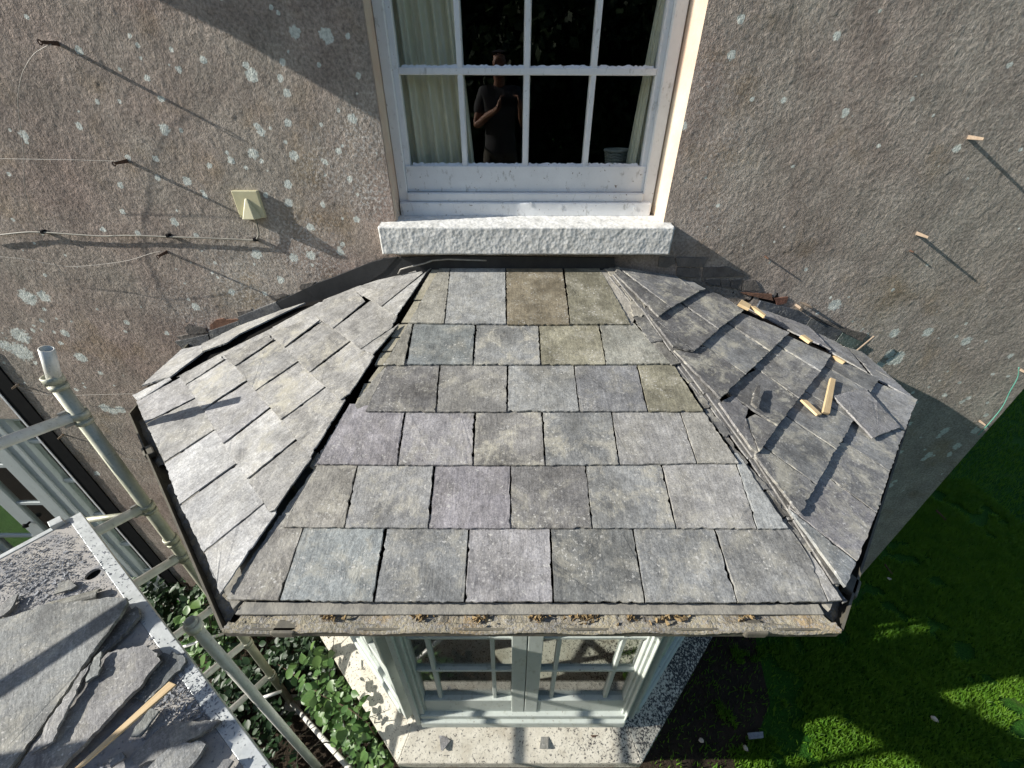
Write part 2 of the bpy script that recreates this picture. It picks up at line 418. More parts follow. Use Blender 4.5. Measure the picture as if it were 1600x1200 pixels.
spots = [(x/2.667, y/2.667, q/2.667) for x, y, q in Z1L]+[(x/2.667, 400+y/2.667, q/2.667) for x, y, q in Z4L]+[(1000+x/2.667, y/2.667, q/2.667) for x, y, q in Z3L]+[(1304, 477, 9)]
pts = []
for u, v, q in spots:
    p = PY(u, v, WALL); e = PY(u, v+q, WALL); h = PY(u+q, v, WALL); pts.append((p.x, p.z, max(.009, .5*((e-p).length+(h-p).length))))
rs = random.Random(5)
for k in range(90): pts.append((rs.uniform(1.9, 3.35), rs.uniform(1.6, 3.1), rs.choice([.008, .012, .018, .03])))
for k in range(150): pts.append((rs.uniform(-3.2, -.62), rs.uniform(2.6, 4.6), rs.choice([.006, .008, .010, .014])))
for k in range(70): pts.append((rs.uniform(.9, 3.3), rs.uniform(3.0, 4.6), rs.choice([.005, .007, .010])))
fx, fz = V[:, 0], V[:, 2]
for x, z, q in pts:
    ix = np.searchsorted(gx, [x-2.2*q, x+2.2*q]); iz = np.searchsorted(gz, [z-2.2*q, z+2.2*q])
    sub = I[max(0, ix[0]-1):ix[1]+1, max(0, iz[0]-1):iz[1]+1].ravel()
    dd = np.hypot(fx[sub]-x, fz[sub]-z)/q
    li[sub] = np.maximum(li[sub], np.clip(1.12-.6*dd, 0, 1))
for u, v, q, am in ((565,220,.13,.8),(575,300,.13,1),(520,270,.17,.6),(480,395,.22,.7),(380,440,.22,.65),(300,490,.2,.5),(1130,240,.2,.35),(1110,140,.2,.3),(1110,330,.18,.35),(1250,500,.2,.3),(1330,520,.25,.3)):
    p = PY(u, v, WALL); sk = np.maximum(sk, am*np.exp(-((fx-p.x)**2+(fz-p.z)**2)/(q*q)))
for nm, arr in (('lichen', li), ('speck', sk)):
    at = wall.data.attributes.new(nm, 'FLOAT', 'POINT'); at.data.foreach_set('value', arr.astype(np.float32))
mb = MB(); mb.poly([(HX1, 0, 0), (HX1, 7, 0), (HX1, 7, ZT), (HX1, 0, ZT)]); mb.build('end_wall', M['render'], house, fix=False)
mb = MB(); mb.hull([Vector((HX0-.3, -.25, ZT)), Vector((HX1+.3, -.25, ZT)), Vector((HX1+.3, 7.2, ZT)), Vector((HX0-.3, 7.2, ZT))],
        [Vector((HX0, 3, ZT+2.2)), Vector((HX1, 3, ZT+2.2)), Vector((HX1, 3.2, ZT+2.2)), Vector((HX0, 3.2, ZT+2.2))]); mb.build('roof', M['slate'], house).color = (.25, .25, .25, .3)
# out-of-view block, added only to cast shade on the wall and sash
mb = MB(); mb.box(-2.3, -1.7, -.27, .05, 4.2+.84, ZT+2.6); mb.build('shadow_block', M['render'], house, bevel=.01)
for x in (-2.2, -1.8):  # brackets that go with the added shade block
    mb = MB(); prof_ = [(0, 5.04), (-.2, 5.04), (-.05, 4.93), (0, 4.93)]
    mb.hull([Vector((x-.05, y_, z_)) for y_, z_ in prof_], [Vector((x+.05, y_, z_)) for y_, z_ in prof_]); mb.build('shadow_block_bracket', M['sill_white'], house)

# ------------------------------------------------------------------ first floor sash window
sw = MB()
FY = .125                                # frame face depth behind the wall face
zs = 4.2
# reveals
rv = MB(); rv.hull([Vector((WX1, .0, 3.66)), Vector((WX1-.0, .0, WZ1)), Vector((WX1-.03, FY+.02, WZ1)), Vector((WX1-.03, FY+.02, 3.66))],
                   [Vector((WX1+.05, .004, 3.66)), Vector((WX1+.05, .004, WZ1)), Vector((WX1+.05, FY+.02, WZ1)), Vector((WX1+.05, FY+.02, 3.66))])
rv.build('window_reveal', M['reveal'], house)
rv = MB(); rv.box(WX0-.06, WX0+.004, .004, FY+.03, 3.66, WZ1); rv.build('window_reveal', M['reveal'], house)
rv = MB(); rv.box(WX0-.06, WX1+.06, .004, FY+.2, WZ1-.01, WZ1+.06); rv.build('window_head', M['stone'], house)
sash = MB()
sash.box(WX0+.006, -.532, FY, FY+.12, zs-.485, WZ1); sash.build('sash_window', M['white_paint'], house, bevel=.004)
sash = house.children[-1]
sash = [o for o in bpy.data.objects if o.name == 'sash_window'][0]
def sub(mb, name, mat, bevel=.003, par=None): return mb.build(name, mat, par or sash, bevel=bevel)
mb = MB(); mb.box(.70, WX1-.034, FY, FY+.12, zs-.485, WZ1); sub(mb, 'frame_jamb', M['white_paint'], .004)
for x0, x1 in ((-.5315, -.505), (.672, .6995)):                    # parting beads / sash stiles
    mb = MB(); mb.box(x0, x1, FY+.022, FY+.07, zs-.388, WZ1); sub(mb, 'sash_stile', M['white_paint'])
mb = MB(); mb.box(-.531, .6995, FY+.014, FY+.065, zs-.386, zs-.266); sub(mb, 'bottom_rail', M['white_paint'], .004)
mb = MB(); mb.box(-.5318, .7, FY-.012, FY+.08, zs-.43, zs-.388); sub(mb, 'frame_sill', M['white_paint'], .006)
mb = MB(); mb.box(-.575, .745, FY-.03, FY+.09, zs-.50, zs-.4305); sub(mb, 'frame_sill', M['white_paint'], .008)
GY = FY+.045
zr = [zs-.266, zs+.117, zs+.50, zs+.54, zs+.92, zs+1.25]
xb = [-.505, -.2265, .0805, .387, .672]
for xx in xb[1:-1]:
    mb = MB(); mb.hull([Vector((xx-.011, GY-.022, zr[0])), Vector((xx+.011, GY-.022, zr[0])), Vector((xx+.017, GY+.016, zr[0])), Vector((xx-.017, GY+.016, zr[0]))],
                       [Vector((xx-.011, GY-.022, zr[-1])), Vector((xx+.011, GY-.022, zr[-1])), Vector((xx+.017, GY+.016, zr[-1])), Vector((xx-.017, GY+.016, zr[-1]))]); sub(mb, 'glazing_bar', M['white_paint'], .002)
for zz in (zr[1], zs+.92):
    mb = MB(); mb.box(-.505, .672, GY-.025, GY+.013, zz-.013, zz+.013); sub(mb, 'glazing_bar', M['white_paint'], .003)
mb = MB(); mb.box(-.505, .672, GY-.03, GY+.03, zr[2], zr[3]); sub(mb, 'meeting_rail', M['white_paint'])
for i in range(4):
    for j, (z0, z1) in enumerate(((zr[0], zr[1]), (zr[1], zr[2]), (zr[3], zr[4]), (zr[4], zr[5]))):
        mb = MB(); mb.box(xb[i]+.004, xb[i+1]-.004, GY, GY+.004, z0+.002, z1-.002); sub(mb, 'pane', M['glass'], 0)
# putty beads along the bottom of the panes (flaking)
for i in range(4):
    for zz in (zr[0], zr[1]+.013):
        pb = MB(); n = 26; x0, x1 = xb[i]+.013, xb[i+1]-.013
        top = [Vector((x0+(x1-x0)*k/n, GY-.002, zz+.011+rs.uniform(-.004, .003))) for k in range(n+1)]
        bot = [Vector((p.x, GY-.019, zz-.0005)) for p in top]; bk = [Vector((p.x, GY-.002, zz-.0005)) for p in top]
        for k in range(n):
            pb.poly([bot[k], bot[k+1], top[k+1], top[k]])
        sub(pb, 'putty', M['white_paint'], 0)
# plugged screw holes on the frame sill
for u, v in ((645,325),(758,325),(829,319),(876,323),(992,325)):
    p = PY(u, v, WALL+FY-.031); mb = MB(); mb.tube([p, p+Vector((0, -.0025, 0))], .0095, 12); sub(mb, 'screw_plug', M['white_paint'], 0)
# masonry sill: displaced grid solid
def rough_box(name, x0, x1, y0, y1, z0, z1, slope, mat, parent, res=.009, amp=.0013):
    bm = bmesh.new()
    def face(o, u, v):
        nu = max(1, int(u.length/res)); nv = max(1, int(v.length/res)); g = {}
        for i in range(nu+1):
            for j in range(nv+1): g[i, j] = bm.verts.new(o+u*(i/nu)+v*(j/nv))
        for i in range(nu):
            for j in range(nv): bm.faces.new((g[i, j], g[i+1, j], g[i+1, j+1], g[i, j+1]))
    Xv, Yv, Zv = Vector((x1-x0, 0, 0)), Vector((0, y1-y0, slope)), Vector((0, 0, z1-z0))
    o = Vector((x0, y0, z0))
    face(o, Xv, Zv); face(o+Zv, Xv, Yv); face(o, Vector((0, y1-y0, 0)), Zv); face(o+Xv, Vector((0, y1-y0, 0)), Zv); face(o, Xv, Vector((0, y1-y0, 0)))
    bmesh.ops.remove_doubles(bm, verts=bm.verts, dist=.0015); bmesh.ops.recalc_face_normals(bm, faces=bm.faces)
    bm.normal_update()
    for vt in bm.verts:
        c = vt.co; q = float(vnoise(np.array([c.x+c.y*.7]), np.array([c.z-c.y*.6]), .022, 9)[0])+.7*float(vnoise(np.array([c.x+c.y]), np.array([c.z-c.y]), .045, 10)[0])
        vt.co = c+vt.normal*(q*amp*2-.002)
    me = bpy.data.meshes.new(name); bm.to_mesh(me); bm.free(); me.materials.append(mat); me.shade_smooth()
    o = bpy.data.objects.new(name, me); return link(o, Matrix(), parent)
rough_box('window_sill', -.656, .826, -.08, FY-.012, zs-.648, zs-.512, .02, M['sill_white'], house)
# room behind the sash, closed box so no light leaks
rm = MB(); rm.poly([(-2, .34, 3.2), (2, .34, 3.2), (2, 4, 3.2), (-2, 4, 3.2)]); rm.poly([(-2, .34, 5.8), (2, .34, 5.8), (2, 4, 5.8), (-2, 4, 5.8)])
rm.poly([(-2, 4, 3.2), (2, 4, 3.2), (2, 4, 5.8), (-2, 4, 5.8)]); rm.poly([(-2, .34, 3.2), (-2, 4, 3.2), (-2, 4, 5.8), (-2, .34, 5.8)]); rm.poly([(2, .34, 3.2), (2, 4, 3.2), (2, 4, 5.8), (2, .34, 5.8)])
rm.poly([(-2, .34, 3.2), (WX0, .34, 3.2), (WX0, .34, 5.8), (-2, .34, 5.8)]); rm.poly([(WX1, .34, 3.2), (2, .34, 3.2), (2, .34, 5.8), (WX1, .34, 5.8)])
rm.poly([(WX0, .34, 3.2), (WX1, .34, 3.2), (WX1, .34, 3.68), (WX0, .34, 3.68)]); rm.poly([(WX0, .25, 3.68), (WX1, .25, 3.68), (WX1, .5, 3.68), (WX0, .5, 3.68)])
for x in (WX0, WX1): rm.poly([(x, FY, 3.6), (x, .34, 3.6), (x, .34, 5.8), (x, FY, 5.8)])
rm.build('room', M['interior'], house, fix=False)
def curtain(name, xa0, xb0, xa1, xb1, y, z0, z1, label, folds, depth=.022):
    nu, nv = 90, 10; Vv = []; Ff = []
    for j in range(nv+1):
        t = j/nv; xa = xa0+(xa1-xa0)*t; xb_ = xb0+(xb1-xb0)*t
        for i in range(nu+1):
            s = i/nu; Vv.append((xa+(xb_-xa)*s, y+depth*math.sin(s*folds*6.283+.6*math.sin(s*9))+.012*math.sin(s*folds*15+2*t), z0+(z1-z0)*t))
    for j in range(nv):
        for i in range(nu): k = j*(nu+1)+i; Ff.append((k, k+1, k+nu+2, k+nu+1))
    o = np_mesh(name, Vv, Ff, M['curtain'], smooth=True)
    sm = o.modifiers.new('thickness', 'SOLIDIFY'); sm.thickness = .002
    tag(o, label, 'curtain', 'curtains at the sash window')
curtain('curtain', -.60, -.165, -.60, -.29, .225, 3.70, 5.35, 'wide pale green curtain hanging behind the left sash panes', 5)
curtain('curtain', .60, .775, .70, .775, .225, 3.70, 5.35, 'narrow pale curtain edge behind the right sash panes', 3, .015)
# wicker basket on the inner sill
bk = thing('basket', Vector((.62, .36, 3.70)), 'small white wicker basket behind the bottom right window pane', 'basket')
mb = MB()
for k in range(7):
    rad = .052+.0022*k; mb.tube([Vector((.60+rad*math.cos(a_*.3927), .40+rad*math.sin(a_*.3927), 3.885+k*.0135+(.003 if a_ % 2 else -.003))) for a_ in range(17)], .0065, 6, False)
mb.build('weave', M['wicker'], bk, True)
mb = MB(); mb.tube([(.60, .40, 3.70), (.60, .40, 3.88)], [.055, .05], 16); mb.build('foot', M['wicker'], bk)
mb = MB(); mb.tube([Vector((.60+.07*math.cos(a_*.3927), .40+.07*math.sin(a_*.3927), 3.983)) for a_ in range(17)], .009, 6, False); mb.build('rim', M['wicker'], bk, True)

# ------------------------------------------------------------------ door and sidelight at the far left
def dx(u, v): return PY(u, v, WALL+.06).x
door = MB(); dy = .06
door.box(DX0, DX0+.06, dy-.02, dy+.06, 0, DZ1-.002); door.build('door_frame', M['door_paint'], house)
df = [o for o in bpy.data.objects if o.name == 'door_frame'][0]
def dsub(x0, x1, y0, y1, z0, z1, name, mat=None): mb = MB(); mb.box(x0, x1, y0, y1, z0, z1); return sub(mb, name, mat or M['door_paint'], .003, df)
dsub(DX0+.06, DX1-.001, dy-.02, dy+.06, DZ1-.05, DZ1-.002, 'door_head')
dsub(-3.385, DX1-.001, dy-.022, dy+.05, 0, DZ1-.05, 'sidelight_frame')
dsub(-3.83, -3.545, dy-.018, dy+.05, 0, DZ1-.05, 'door_post')
dsub(-3.75, -3.71, dy-.034, dy-.018, 0, DZ1-.05, 'post_moulding'); dsub(-3.64, -3.60, dy-.03, dy-.018, 0, DZ1-.05, 'post_moulding')
k = 0
for z0 in np.arange(.45, DZ1-.05, .42):
    dsub(-3.545, -3.385, dy+.0, dy+.03, z0-.015, z0+.015, 'sidelight_bar')
    dsub(-3.543, -3.387, dy+.014, dy+.018, z0+.015, min(z0+.405, DZ1-.052), 'pane', M['glass'])
dsub(-3.545, -3.385, dy, dy+.04, .0, .435, 'sidelight_panel')
dsub(-4.25, -4.11, dy+.005, dy+.045, 0, DZ1-.05, 'door_stile'); dsub(-3.90, -3.83, dy+.005, dy+.045, 0, DZ1-.05, 'door_stile')
dsub(-4.69, -4.61, dy+.005, dy+.045, 0, DZ1-.05, 'door_stile')
for xa, xc in ((-4.11, -3.90), (-4.61, -4.25)):
    dsub(xa, xc, dy+.006, dy+.044, 0, .5, 'door_panel')
    for z0 in np.arange(.55, DZ1-.05, .44):
        dsub(xa, xc, dy+.01, dy+.035, z0-.017, z0+.017, 'glazing_bar'); dsub(xa+.002, xc-.002, dy+.02, dy+.024, z0+.018, min(z0+.42, DZ1-.052), 'pane', M['glass'])
kp = Vector((-4.148, dy-.02, 4.2-3.0)); mb = MB(); mb.tube([kp+Vector((0, .03, 0)), kp, kp+Vector((0, -.012, 0)), kp+Vector((0, -.03, 0))], [.009, .009, .024, .014], 12); sub(mb, 'door_knob', M['matt_black'], 0, df)
rb = MB(); rb.box(DX0, DX1, .10, 1.9, .01, .03); rb.build('lobby_floor', M['interior'], house); rb = MB(); rb.box(DX0, DX1, .35, .4, .031, DZ1); rb.build('lobby_wall', M['interior'], house)
mb = MB(); mb.box(-3.326, -3.20, -.012, .03, 0, 2.95); mb.build('black_door_strip', M['matt_black'], house)  # flat near-black strip beside the door
mb = MB(); mb.box(-3.340, -3.327, -.016, .03, 0, 2.95); mb.build('white_door_strip', M['white_paint'], house)  # narrow white strip along its left edge

# ------------------------------------------------------------------ bay: plan outline and helpers
GUT = [Vector((-1.95, 2.2)), Vector((-1.785, 1.51)), Vector((-.80, .552)), Vector((.926, .545)), Vector((1.885, 1.49)), Vector((2.02, 2.2))]   # gutter lip, rel plan
def offs(d, ends=True):
    out = []
    for i in range(len(GUT)):
        e = []
        for a_, b_ in ((i-1, i), (i, i+1)):
            if 0 <= a_ and b_ < len(GUT):
                t = (GUT[b_]-GUT[a_]).normalized(); n = Vector((-t.y, t.x)); e.append((GUT[a_]+n*d, t))
        if len(e) == 1:
            p, t = e[0]; s = (2.2-p.y)/t.y; out.append(p+t*s)
        else:
            (p, t), (q, s_) = e; den = t.x*s_.y-t.y*s_.x; kk = ((q.x-p.x)*s_.y-(q.y-p.y)*s_.x)/den; out.append(p+t*kk)
    return out
def v3(p, z): return Vector((p.x, p.y-2.2, z+4.2))
def run(o0, o1, i, z0, z1, zo0=None, zo1=None):             # solid strip along run i between two offsets
    A, B = offs(o0), offs(o1)
    zo0 = z0 if zo0 is None else zo0; zo1 = z1 if zo1 is None else zo1
    mb = MB(); mb.hull([v3(A[i], zo0), v3(A[i+1], zo0), v3(B[i+1], z0), v3(B[i], z0)], [v3(A[i], zo1), v3(A[i+1], zo1), v3(B[i+1], z1), v3(B[i], z1)]); return mb
# walls below and above the bay windows
for i in range(5):
    run(.36, .50, i, -4.2, -3.46).build('bay_plinth', M['bay_brick'], house)
    run(.36, .50, i, -1.50, -1.22).build('bay_frieze', M['bay_paint'], house)
    run(.10, .37, i, -1.315, -1.295).build('bay_soffit', M['bay_paint'], house)
# side returns of the bay are plain walls
for i in (0, 4): run(.365, .50, i, -3.46, -1.50).build('bay_return_wall', M['render'], house)
# sill, three mitred lengths
sillparts = []
for i in (1, 2, 3):
    A, B = offs(.235), offs(.42)
    n = 60; t0, t1 = A[i], A[i+1]
    o = run(.225, .44, i, -3.53, -3.335, -3.53, -3.435).build('bay_sill', M['lower_sill'], house, bevel=.006)
# little upstand at the end of the right hand sill
A, B = offs(.20), offs(.40); mb = MB(); e0, e1 = A[4], B[4]; tt = (GUT[4]-GUT[3]).normalized()
mb.hull([v3(e0-tt*.0, -3.53), v3(e1, -3.53), v3(e1-tt*.05, -3.53), v3(e0-tt*.05, -3.53)], [v3(e0, -3.38), v3(e1, -3.38), v3(e1-tt*.05, -3.38), v3(e0-tt*.05, -3.38)]); mb.build('sill_stop', M['lower_sill'], house, bevel=.005)
def bay_face(i, bars, stiles, gl, gr):
    P = offs(.385); p0, p1 = P[i], P[i+1]; t = (p1-p0).normalized(); L_ = (p1-p0).length
    O = v3(p0, 0); ax = Vector((t.x, t.y, 0)); ay = Vector((-t.y, t.x, 0)); az = Vector((0, 0, 1))
    zb, zt = -3.33, -1.50
    mb = MB(); mb.obox(O, ax, ay, az, .04, gl-.045, 0, .11, zb, zt); root = mb.build('bay_window', M['bay_paint'], house, bevel=.006)
    def pc(x0, x1, y0, y1, z0, z1, name, mat=M['bay_paint'], bv=.004): q = MB(); q.obox(O, ax, ay, az, x0, x1, y0, y1, z0, z1); return sub(q, name, mat, bv, root)
    pc(gr+.045, L_-.04, 0, .11, zb, zt, 'frame_jamb')
    pc(gl-.045, gl-.015, .018, .10, zb, zt, 'frame_moulding'); pc(gr+.015, gr+.045, .018, .10, zb, zt, 'frame_moulding')
    pc(gl-.045, gr+.045, -.012, .10, zb-.0, zb+.085, 'frame_sill', bv=.012); pc(gl-.0449, gr+.0449, .008, .10, zb+.085, zb+.14, 'frame_sill', bv=.008)
    pc(gl-.015, gl, .034, .085, -3.19, zt, 'casement_stile'); pc(gr, gr+.015, .034, .085, -3.19, zt, 'casement_stile')
    for s0, s1 in stiles: pc(s0, s1, .03, .085, -3.19, zt, 'casement_stile')
    edges = [gl]+[q for s in stiles for q in s]+[gr]
    for k in range(0, len(edges), 2):
        if edges[k+1]-edges[k] < .02: continue
        x0, x1 = edges[k], edges[k+1]
        pc(x0, x1, .034, .085, -3.19, -3.015, 'bottom_rail')
        cols = [x0]+[b for b in bars if x0 < b < x1]+[x1]
        for b in cols[1:-1]: pc(b-.011, b+.011, .046, .08, -3.015, zt, 'glazing_bar', bv=.003)
        zz = [-3.015, -2.62, -2.235, -1.85, zt]
        for z in zz[1:-1]: pc(x0, x1, .044, .078, z-.011, z+.011, 'glazing_bar', bv=.003)
        for c0, c1 in zip(cols[:-1], cols[1:]):
            for z0, z1 in zip(zz[:-1], zz[1:]): pc(c0+.004, c1-.004, .062, .066, z0+.004, z1-.004, 'pane', M['glass'], 0)
    return root
P37 = offs(.385); x0 = P37[2].x; Lf = P37[3].x-P37[2].x
bay_face(2, [-.425-x0, -.092-x0, .255-x0, .585-x0], [(.010-x0, .088-x0), (.092-x0, .170-x0)], -.525-x0, .695-x0)
Ls = (P37[2]-P37[1]).length
for i in (1, 3):
    Li = (P37[i+1]-P37[i]).length; bay_face(i, [.24, Li-.24], [(Li/2-.08, Li/2-.002), (Li/2+.002, Li/2+.08)], .14, Li-.14)
# dark inside of the bay
A = offs(.56); mb = MB(); mb.poly([v3(p, -3.6) for p in A]); mb.build('bay_floor', M['interior'], house, fix=False); mb = MB(); mb.poly([v3(p, -1.45) for p in A]); mb.build('bay_ceiling', M['interior'], house, fix=False)
mb = MB(); mb.box(-1.5, 1.6, -.28, -.26, .5, 2.8); mb.build('bay_room_wall', M['interior'], house)
mb = MB(); A = offs(.58); mb.hull([v3(p, -3.45) for p in A[1:5]], [v3(p, -3.42) for p in A[1:5]]); mb.build('window_board', M['lower_sill'], house)
# soffit under sill: brick course lip
# gutter
prof = [(0, -1.205), (.002, -1.245), (.022, -1.285), (.088, -1.285), (.105, -1.235), (.105, -1.215), (.098, -1.215), (.096, -1.232), (.082, -1.276), (.028, -1.276), (.008, -1.242), (.006, -1.205)]
for i in (0, 1, 2, 3, 4):
    mb = MB(); R0 = []; R1 = []
    for o_, z_ in prof:
        P = offs(o_); R0.append(v3(P[i], z_)); R1.append(v3(P[i+1], z_))
    mb.hull(R0, R1); mb.build('gutter', M['cast_iron'], house)
# gutter brackets / collars
for i, t in ((2, .10), (2, .86), (3, .13), (1, .26)):
    P, Q = offs(-.008), offs(.03); T = (P[i+1]-P[i]).normalized()
    a_ = P[i].lerp(P[i+1], t); b_ = Q[i].lerp(Q[i+1], t); mb = MB()
    mb.hull([v3(a_-T*.035, -1.205), v3(a_+T*.035, -1.205), v3(b_+T*.035, -1.205), v3(b_-T*.035, -1.205)][::1], [v3(a_-T*.03, -1.235), v3(a_+T*.03, -1.235), v3(b_+T*.03, -1.235), v3(b_-T*.03, -1.235)])
    mb.build('gutter_bracket', M['cast_iron'], house, bevel=.006)
# dirt lying in the gutter: bumpy strips
def gutter_dirt(i, t0, t1, o0, o1, zc, amp, seed, mat):
    P, Q = offs(o0), offs(o1); n = max(4, int((P[i+1]-P[i]).length*(t1-t0)/.008)); k = 7; Vv = []; Ff = []; rr = random.Random(seed)
    for a_ in range(n+1):
        t = t0+(t1-t0)*a_/n; p = P[i].lerp(P[i+1], t); q = Q[i].lerp(Q[i+1], t)
        for b_ in range(k+1): 
            e = 0 if 0 < b_ < k else -.012
            Vv.append(v3(p.lerp(q, b_/k), zc+rr.uniform(-amp, amp)+.006*math.sin(t*37+seed)+e))
    for a_ in range(n):
        for b_ in range(k): s = a_*(k+1)+b_; Ff.append((s, s+1, s+k+2, s+k+1))
    o = np_mesh('gutter_debris', Vv, Ff, mat, house, smooth=False); tag(o, kind='stuff')
gutter_dirt(2, .01, .99, .003, .097, -1.208, .004, 3, M['gutter_dirt'])
gutter_dirt(1, .0, .32, .012, .096, -1.245, .004, 4, M['gutter_dirt']); gutter_dirt(1, .45, .98, .012, .096, -1.232, .007, 5, M['gutter_dirt'])
gutter_dirt(3, .02, .9, .012, .096, -1.245, .006, 6, M['gutter_dirt'])
gutter_dirt(2, .004, .996, -.004, .022, -1.2035, .0028, 8, M['gutter_dirt'])
# moss tufts in the front gutter
rm_ = random.Random(9); mb = MB()
for u, w_ in ((515,20),(655,26),(745,30),(845,34),(900,26),(925,26),(985,18),(1040,24),(1062,16),(1160,18)):
    for k in range(w_):
        c0 = PZ(u+rm_.gauss(0, 9), 966+rm_.gauss(0, 4), -1.206); s = rm_.uniform(.004, .010)
        pts_ = [c0+Vector((rm_.uniform(-s, s), rm_.uniform(-s, s), rm_.uniform(-.002, s))) for _ in range(4)]
        mb.hull(pts_[:3], [p+Vector((0, 0, s*.8)) for p in pts_[:3]])
tag(mb.build('moss', M['moss'], house), kind='stuff')

# ------------------------------------------------------------------ bay roof
roof = MB()
FP = plane3(PZ(440, 943, -1.17), PZ(1300, 943, -1.17), PY(800, 424, 2.17))
LP = plane3(PZ(348, 930, -1.15), PZ(215, 632, -1.15), PY(600, 440, 2.15))
RP = plane3(PZ(1312, 935, -1.15), PZ(1425, 628, -1.15), PY(1000, 425, 2.185))
LS = plane3(PZ(226, 605, -1.145), PZ(286, 548, -1.145), PY(480, 472, 2.165))
RS = plane3(PZ(1425, 626, -1.14), PZ(1345, 548, -1.14), PY(1152, 478, 2.17))
def drop(pl, h): return (pl[0]-pl[1]*h, pl[1])
# felted deck under the slates (one closed slab per slope)
tipL, tipR = (668, 420), (952, 420)
def slab(px, pl, h0, h1):
    mb = MB(); mb.hull([PP(u, v, drop(pl, h1)) for u, v in px], [PP(u, v, drop(pl, h0)) for u, v in px]); return mb
deckmb = slab([(372, 938), (1305, 940), (940, 424), (676, 424)], FP, .028, .045)
bay_roof = deckmb.build('bay_roof', M['felt'], house)
def rsub(mb, name, mat, bevel=0): return mb.build(name, mat, bay_roof, bevel=bevel)
rsub(slab([(352, 920), (222, 634), (232, 598), (470, 470), (662, 424)], LP, .045, .06), 'roof_felt', M['felt'])
rsub(slab([(1308, 922), (1418, 630), (1160, 480), (960, 424)], RP, .035, .06), 'roof_felt', M['felt'])
rsub(slab([(232, 600), (285, 550), (480, 474)], LS, .03, .04), 'roof_felt', M['felt'])
rsub(slab([(1420, 625), (1345, 550), (1152, 480)], RS, .03, .04), 'roof_felt', M['felt'])
NSL = [0]
def slate(px, pl, col, lich=.4, h=.0, up=None, th=.007, ext=.05, name='slate', parent=None, tilt=.010, chip=1.0, rag=.0009, hip=None):
    """px: visible outline, first two points = exposed lower edge; the tail is carried up under the course above."""
    rr = random.Random(NSL[0]*13+5); NSL[0] += 1
    c0, n = pl
    P = [PP(u, v, pl) for u, v in px]
    ctr = sum(P, Vector())/len(P)
    if up is None:                                          # steepest way up the slope
        up = Vector((0, 0, 1)); up = (up-n*up.dot(n)).normalized()
    sx = up.cross(n).normalized(); mw = Matrix((sx, up, n)).transposed().to_4x4(); mw.translation = ctr
    inv = mw.inverted(); Q = [inv @ p for p in P]
    y_lo = min(q.y for q in Q[:2]); y_hi = max(q.y for q in Q)
    out = []
    for k, q in enumerate(Q):
        e = ext if (k >= max(2, len(Q)-2) and ext and (hip is None or k == len(Q)-1-hip)) else 0
        out.append(Vector((q.x, q.y+e, 0)))
    ring = []
    for k in range(len(out)):                               # broken, hand dressed edges
        a_, b_ = out[k], out[(k+1) % len(out)]; L_ = (b_-a_).length; m_ = max(1, int(L_/.011)); d_ = (b_-a_)/max(L_, 1e-6); nn = Vector((-d_.y, d_.x, 0))
        ph = rr.uniform(0, 6); amp = rag*(1.5 if k == 0 else 1)*chip; bow = rr.uniform(-.002, .002)*(k != 0)
        for j in range(m_):
            t = j/m_; o_ = 0 if j == 0 else amp*rr.uniform(-1, 1)+bow*math.sin(math.pi*t)+(.0007*math.sin(t*L_*60+ph))
            if j and rr.random() < .07*chip: o_ += rr.uniform(.002, .005)
            ring.append(a_+d_*(L_*t)+nn*o_)
    span = max(.08, y_hi-y_lo)
    def zz(q): return h+tilt*(1-min(1.3, (q.y-y_lo)/span))
    wob = [rr.uniform(-.0008, .0008) for _ in ring]
    top = [Vector((q.x, q.y, zz(q)+th+w_)) for q, w_ in zip(ring, wob)]
    cen = Vector((sum(q.x for q in ring)/len(ring), sum(q.y for q in ring)/len(ring), 0))
    bot = []
    for q in ring:
        d_ = (q-cen); d_ = d_/max(d_.length, 1e-6); g = rr.uniform(.0003, .0016); bot.append(Vector((q.x+d_.x*g, q.y+d_.y*g, zz(q))))
    mb = MB(); i = 0; N = len(ring); mb.v = [tuple(p) for p in top]+[tuple(p) for p in bot]
    mb.f.append(tuple(range(N))); mb.f.append(tuple(range(2*N-1, N-1, -1)))
    for k in range(N): j = (k+1) % N; mb.f.append((k, N+k, N+j, j))
    o = mb.build(name, M['slate'], parent if parent is not None else bay_roof, mw=mw)
    v_ = rr.uniform(.78, 1.12); g_ = sum(col)/3; o.color = tuple((g_+(q-g_)*.6)*v_ for q in col)+(lich,)
    return o
OL, OB, BE, GY_, BG, DG, PU, PG, LG = (.31,.285,.17), (.27,.215,.115), (.355,.335,.265), (.315,.325,.315), (.285,.325,.325), (.225,.215,.205), (.345,.318,.345), (.325,.308,.322), (.39,.38,.36)
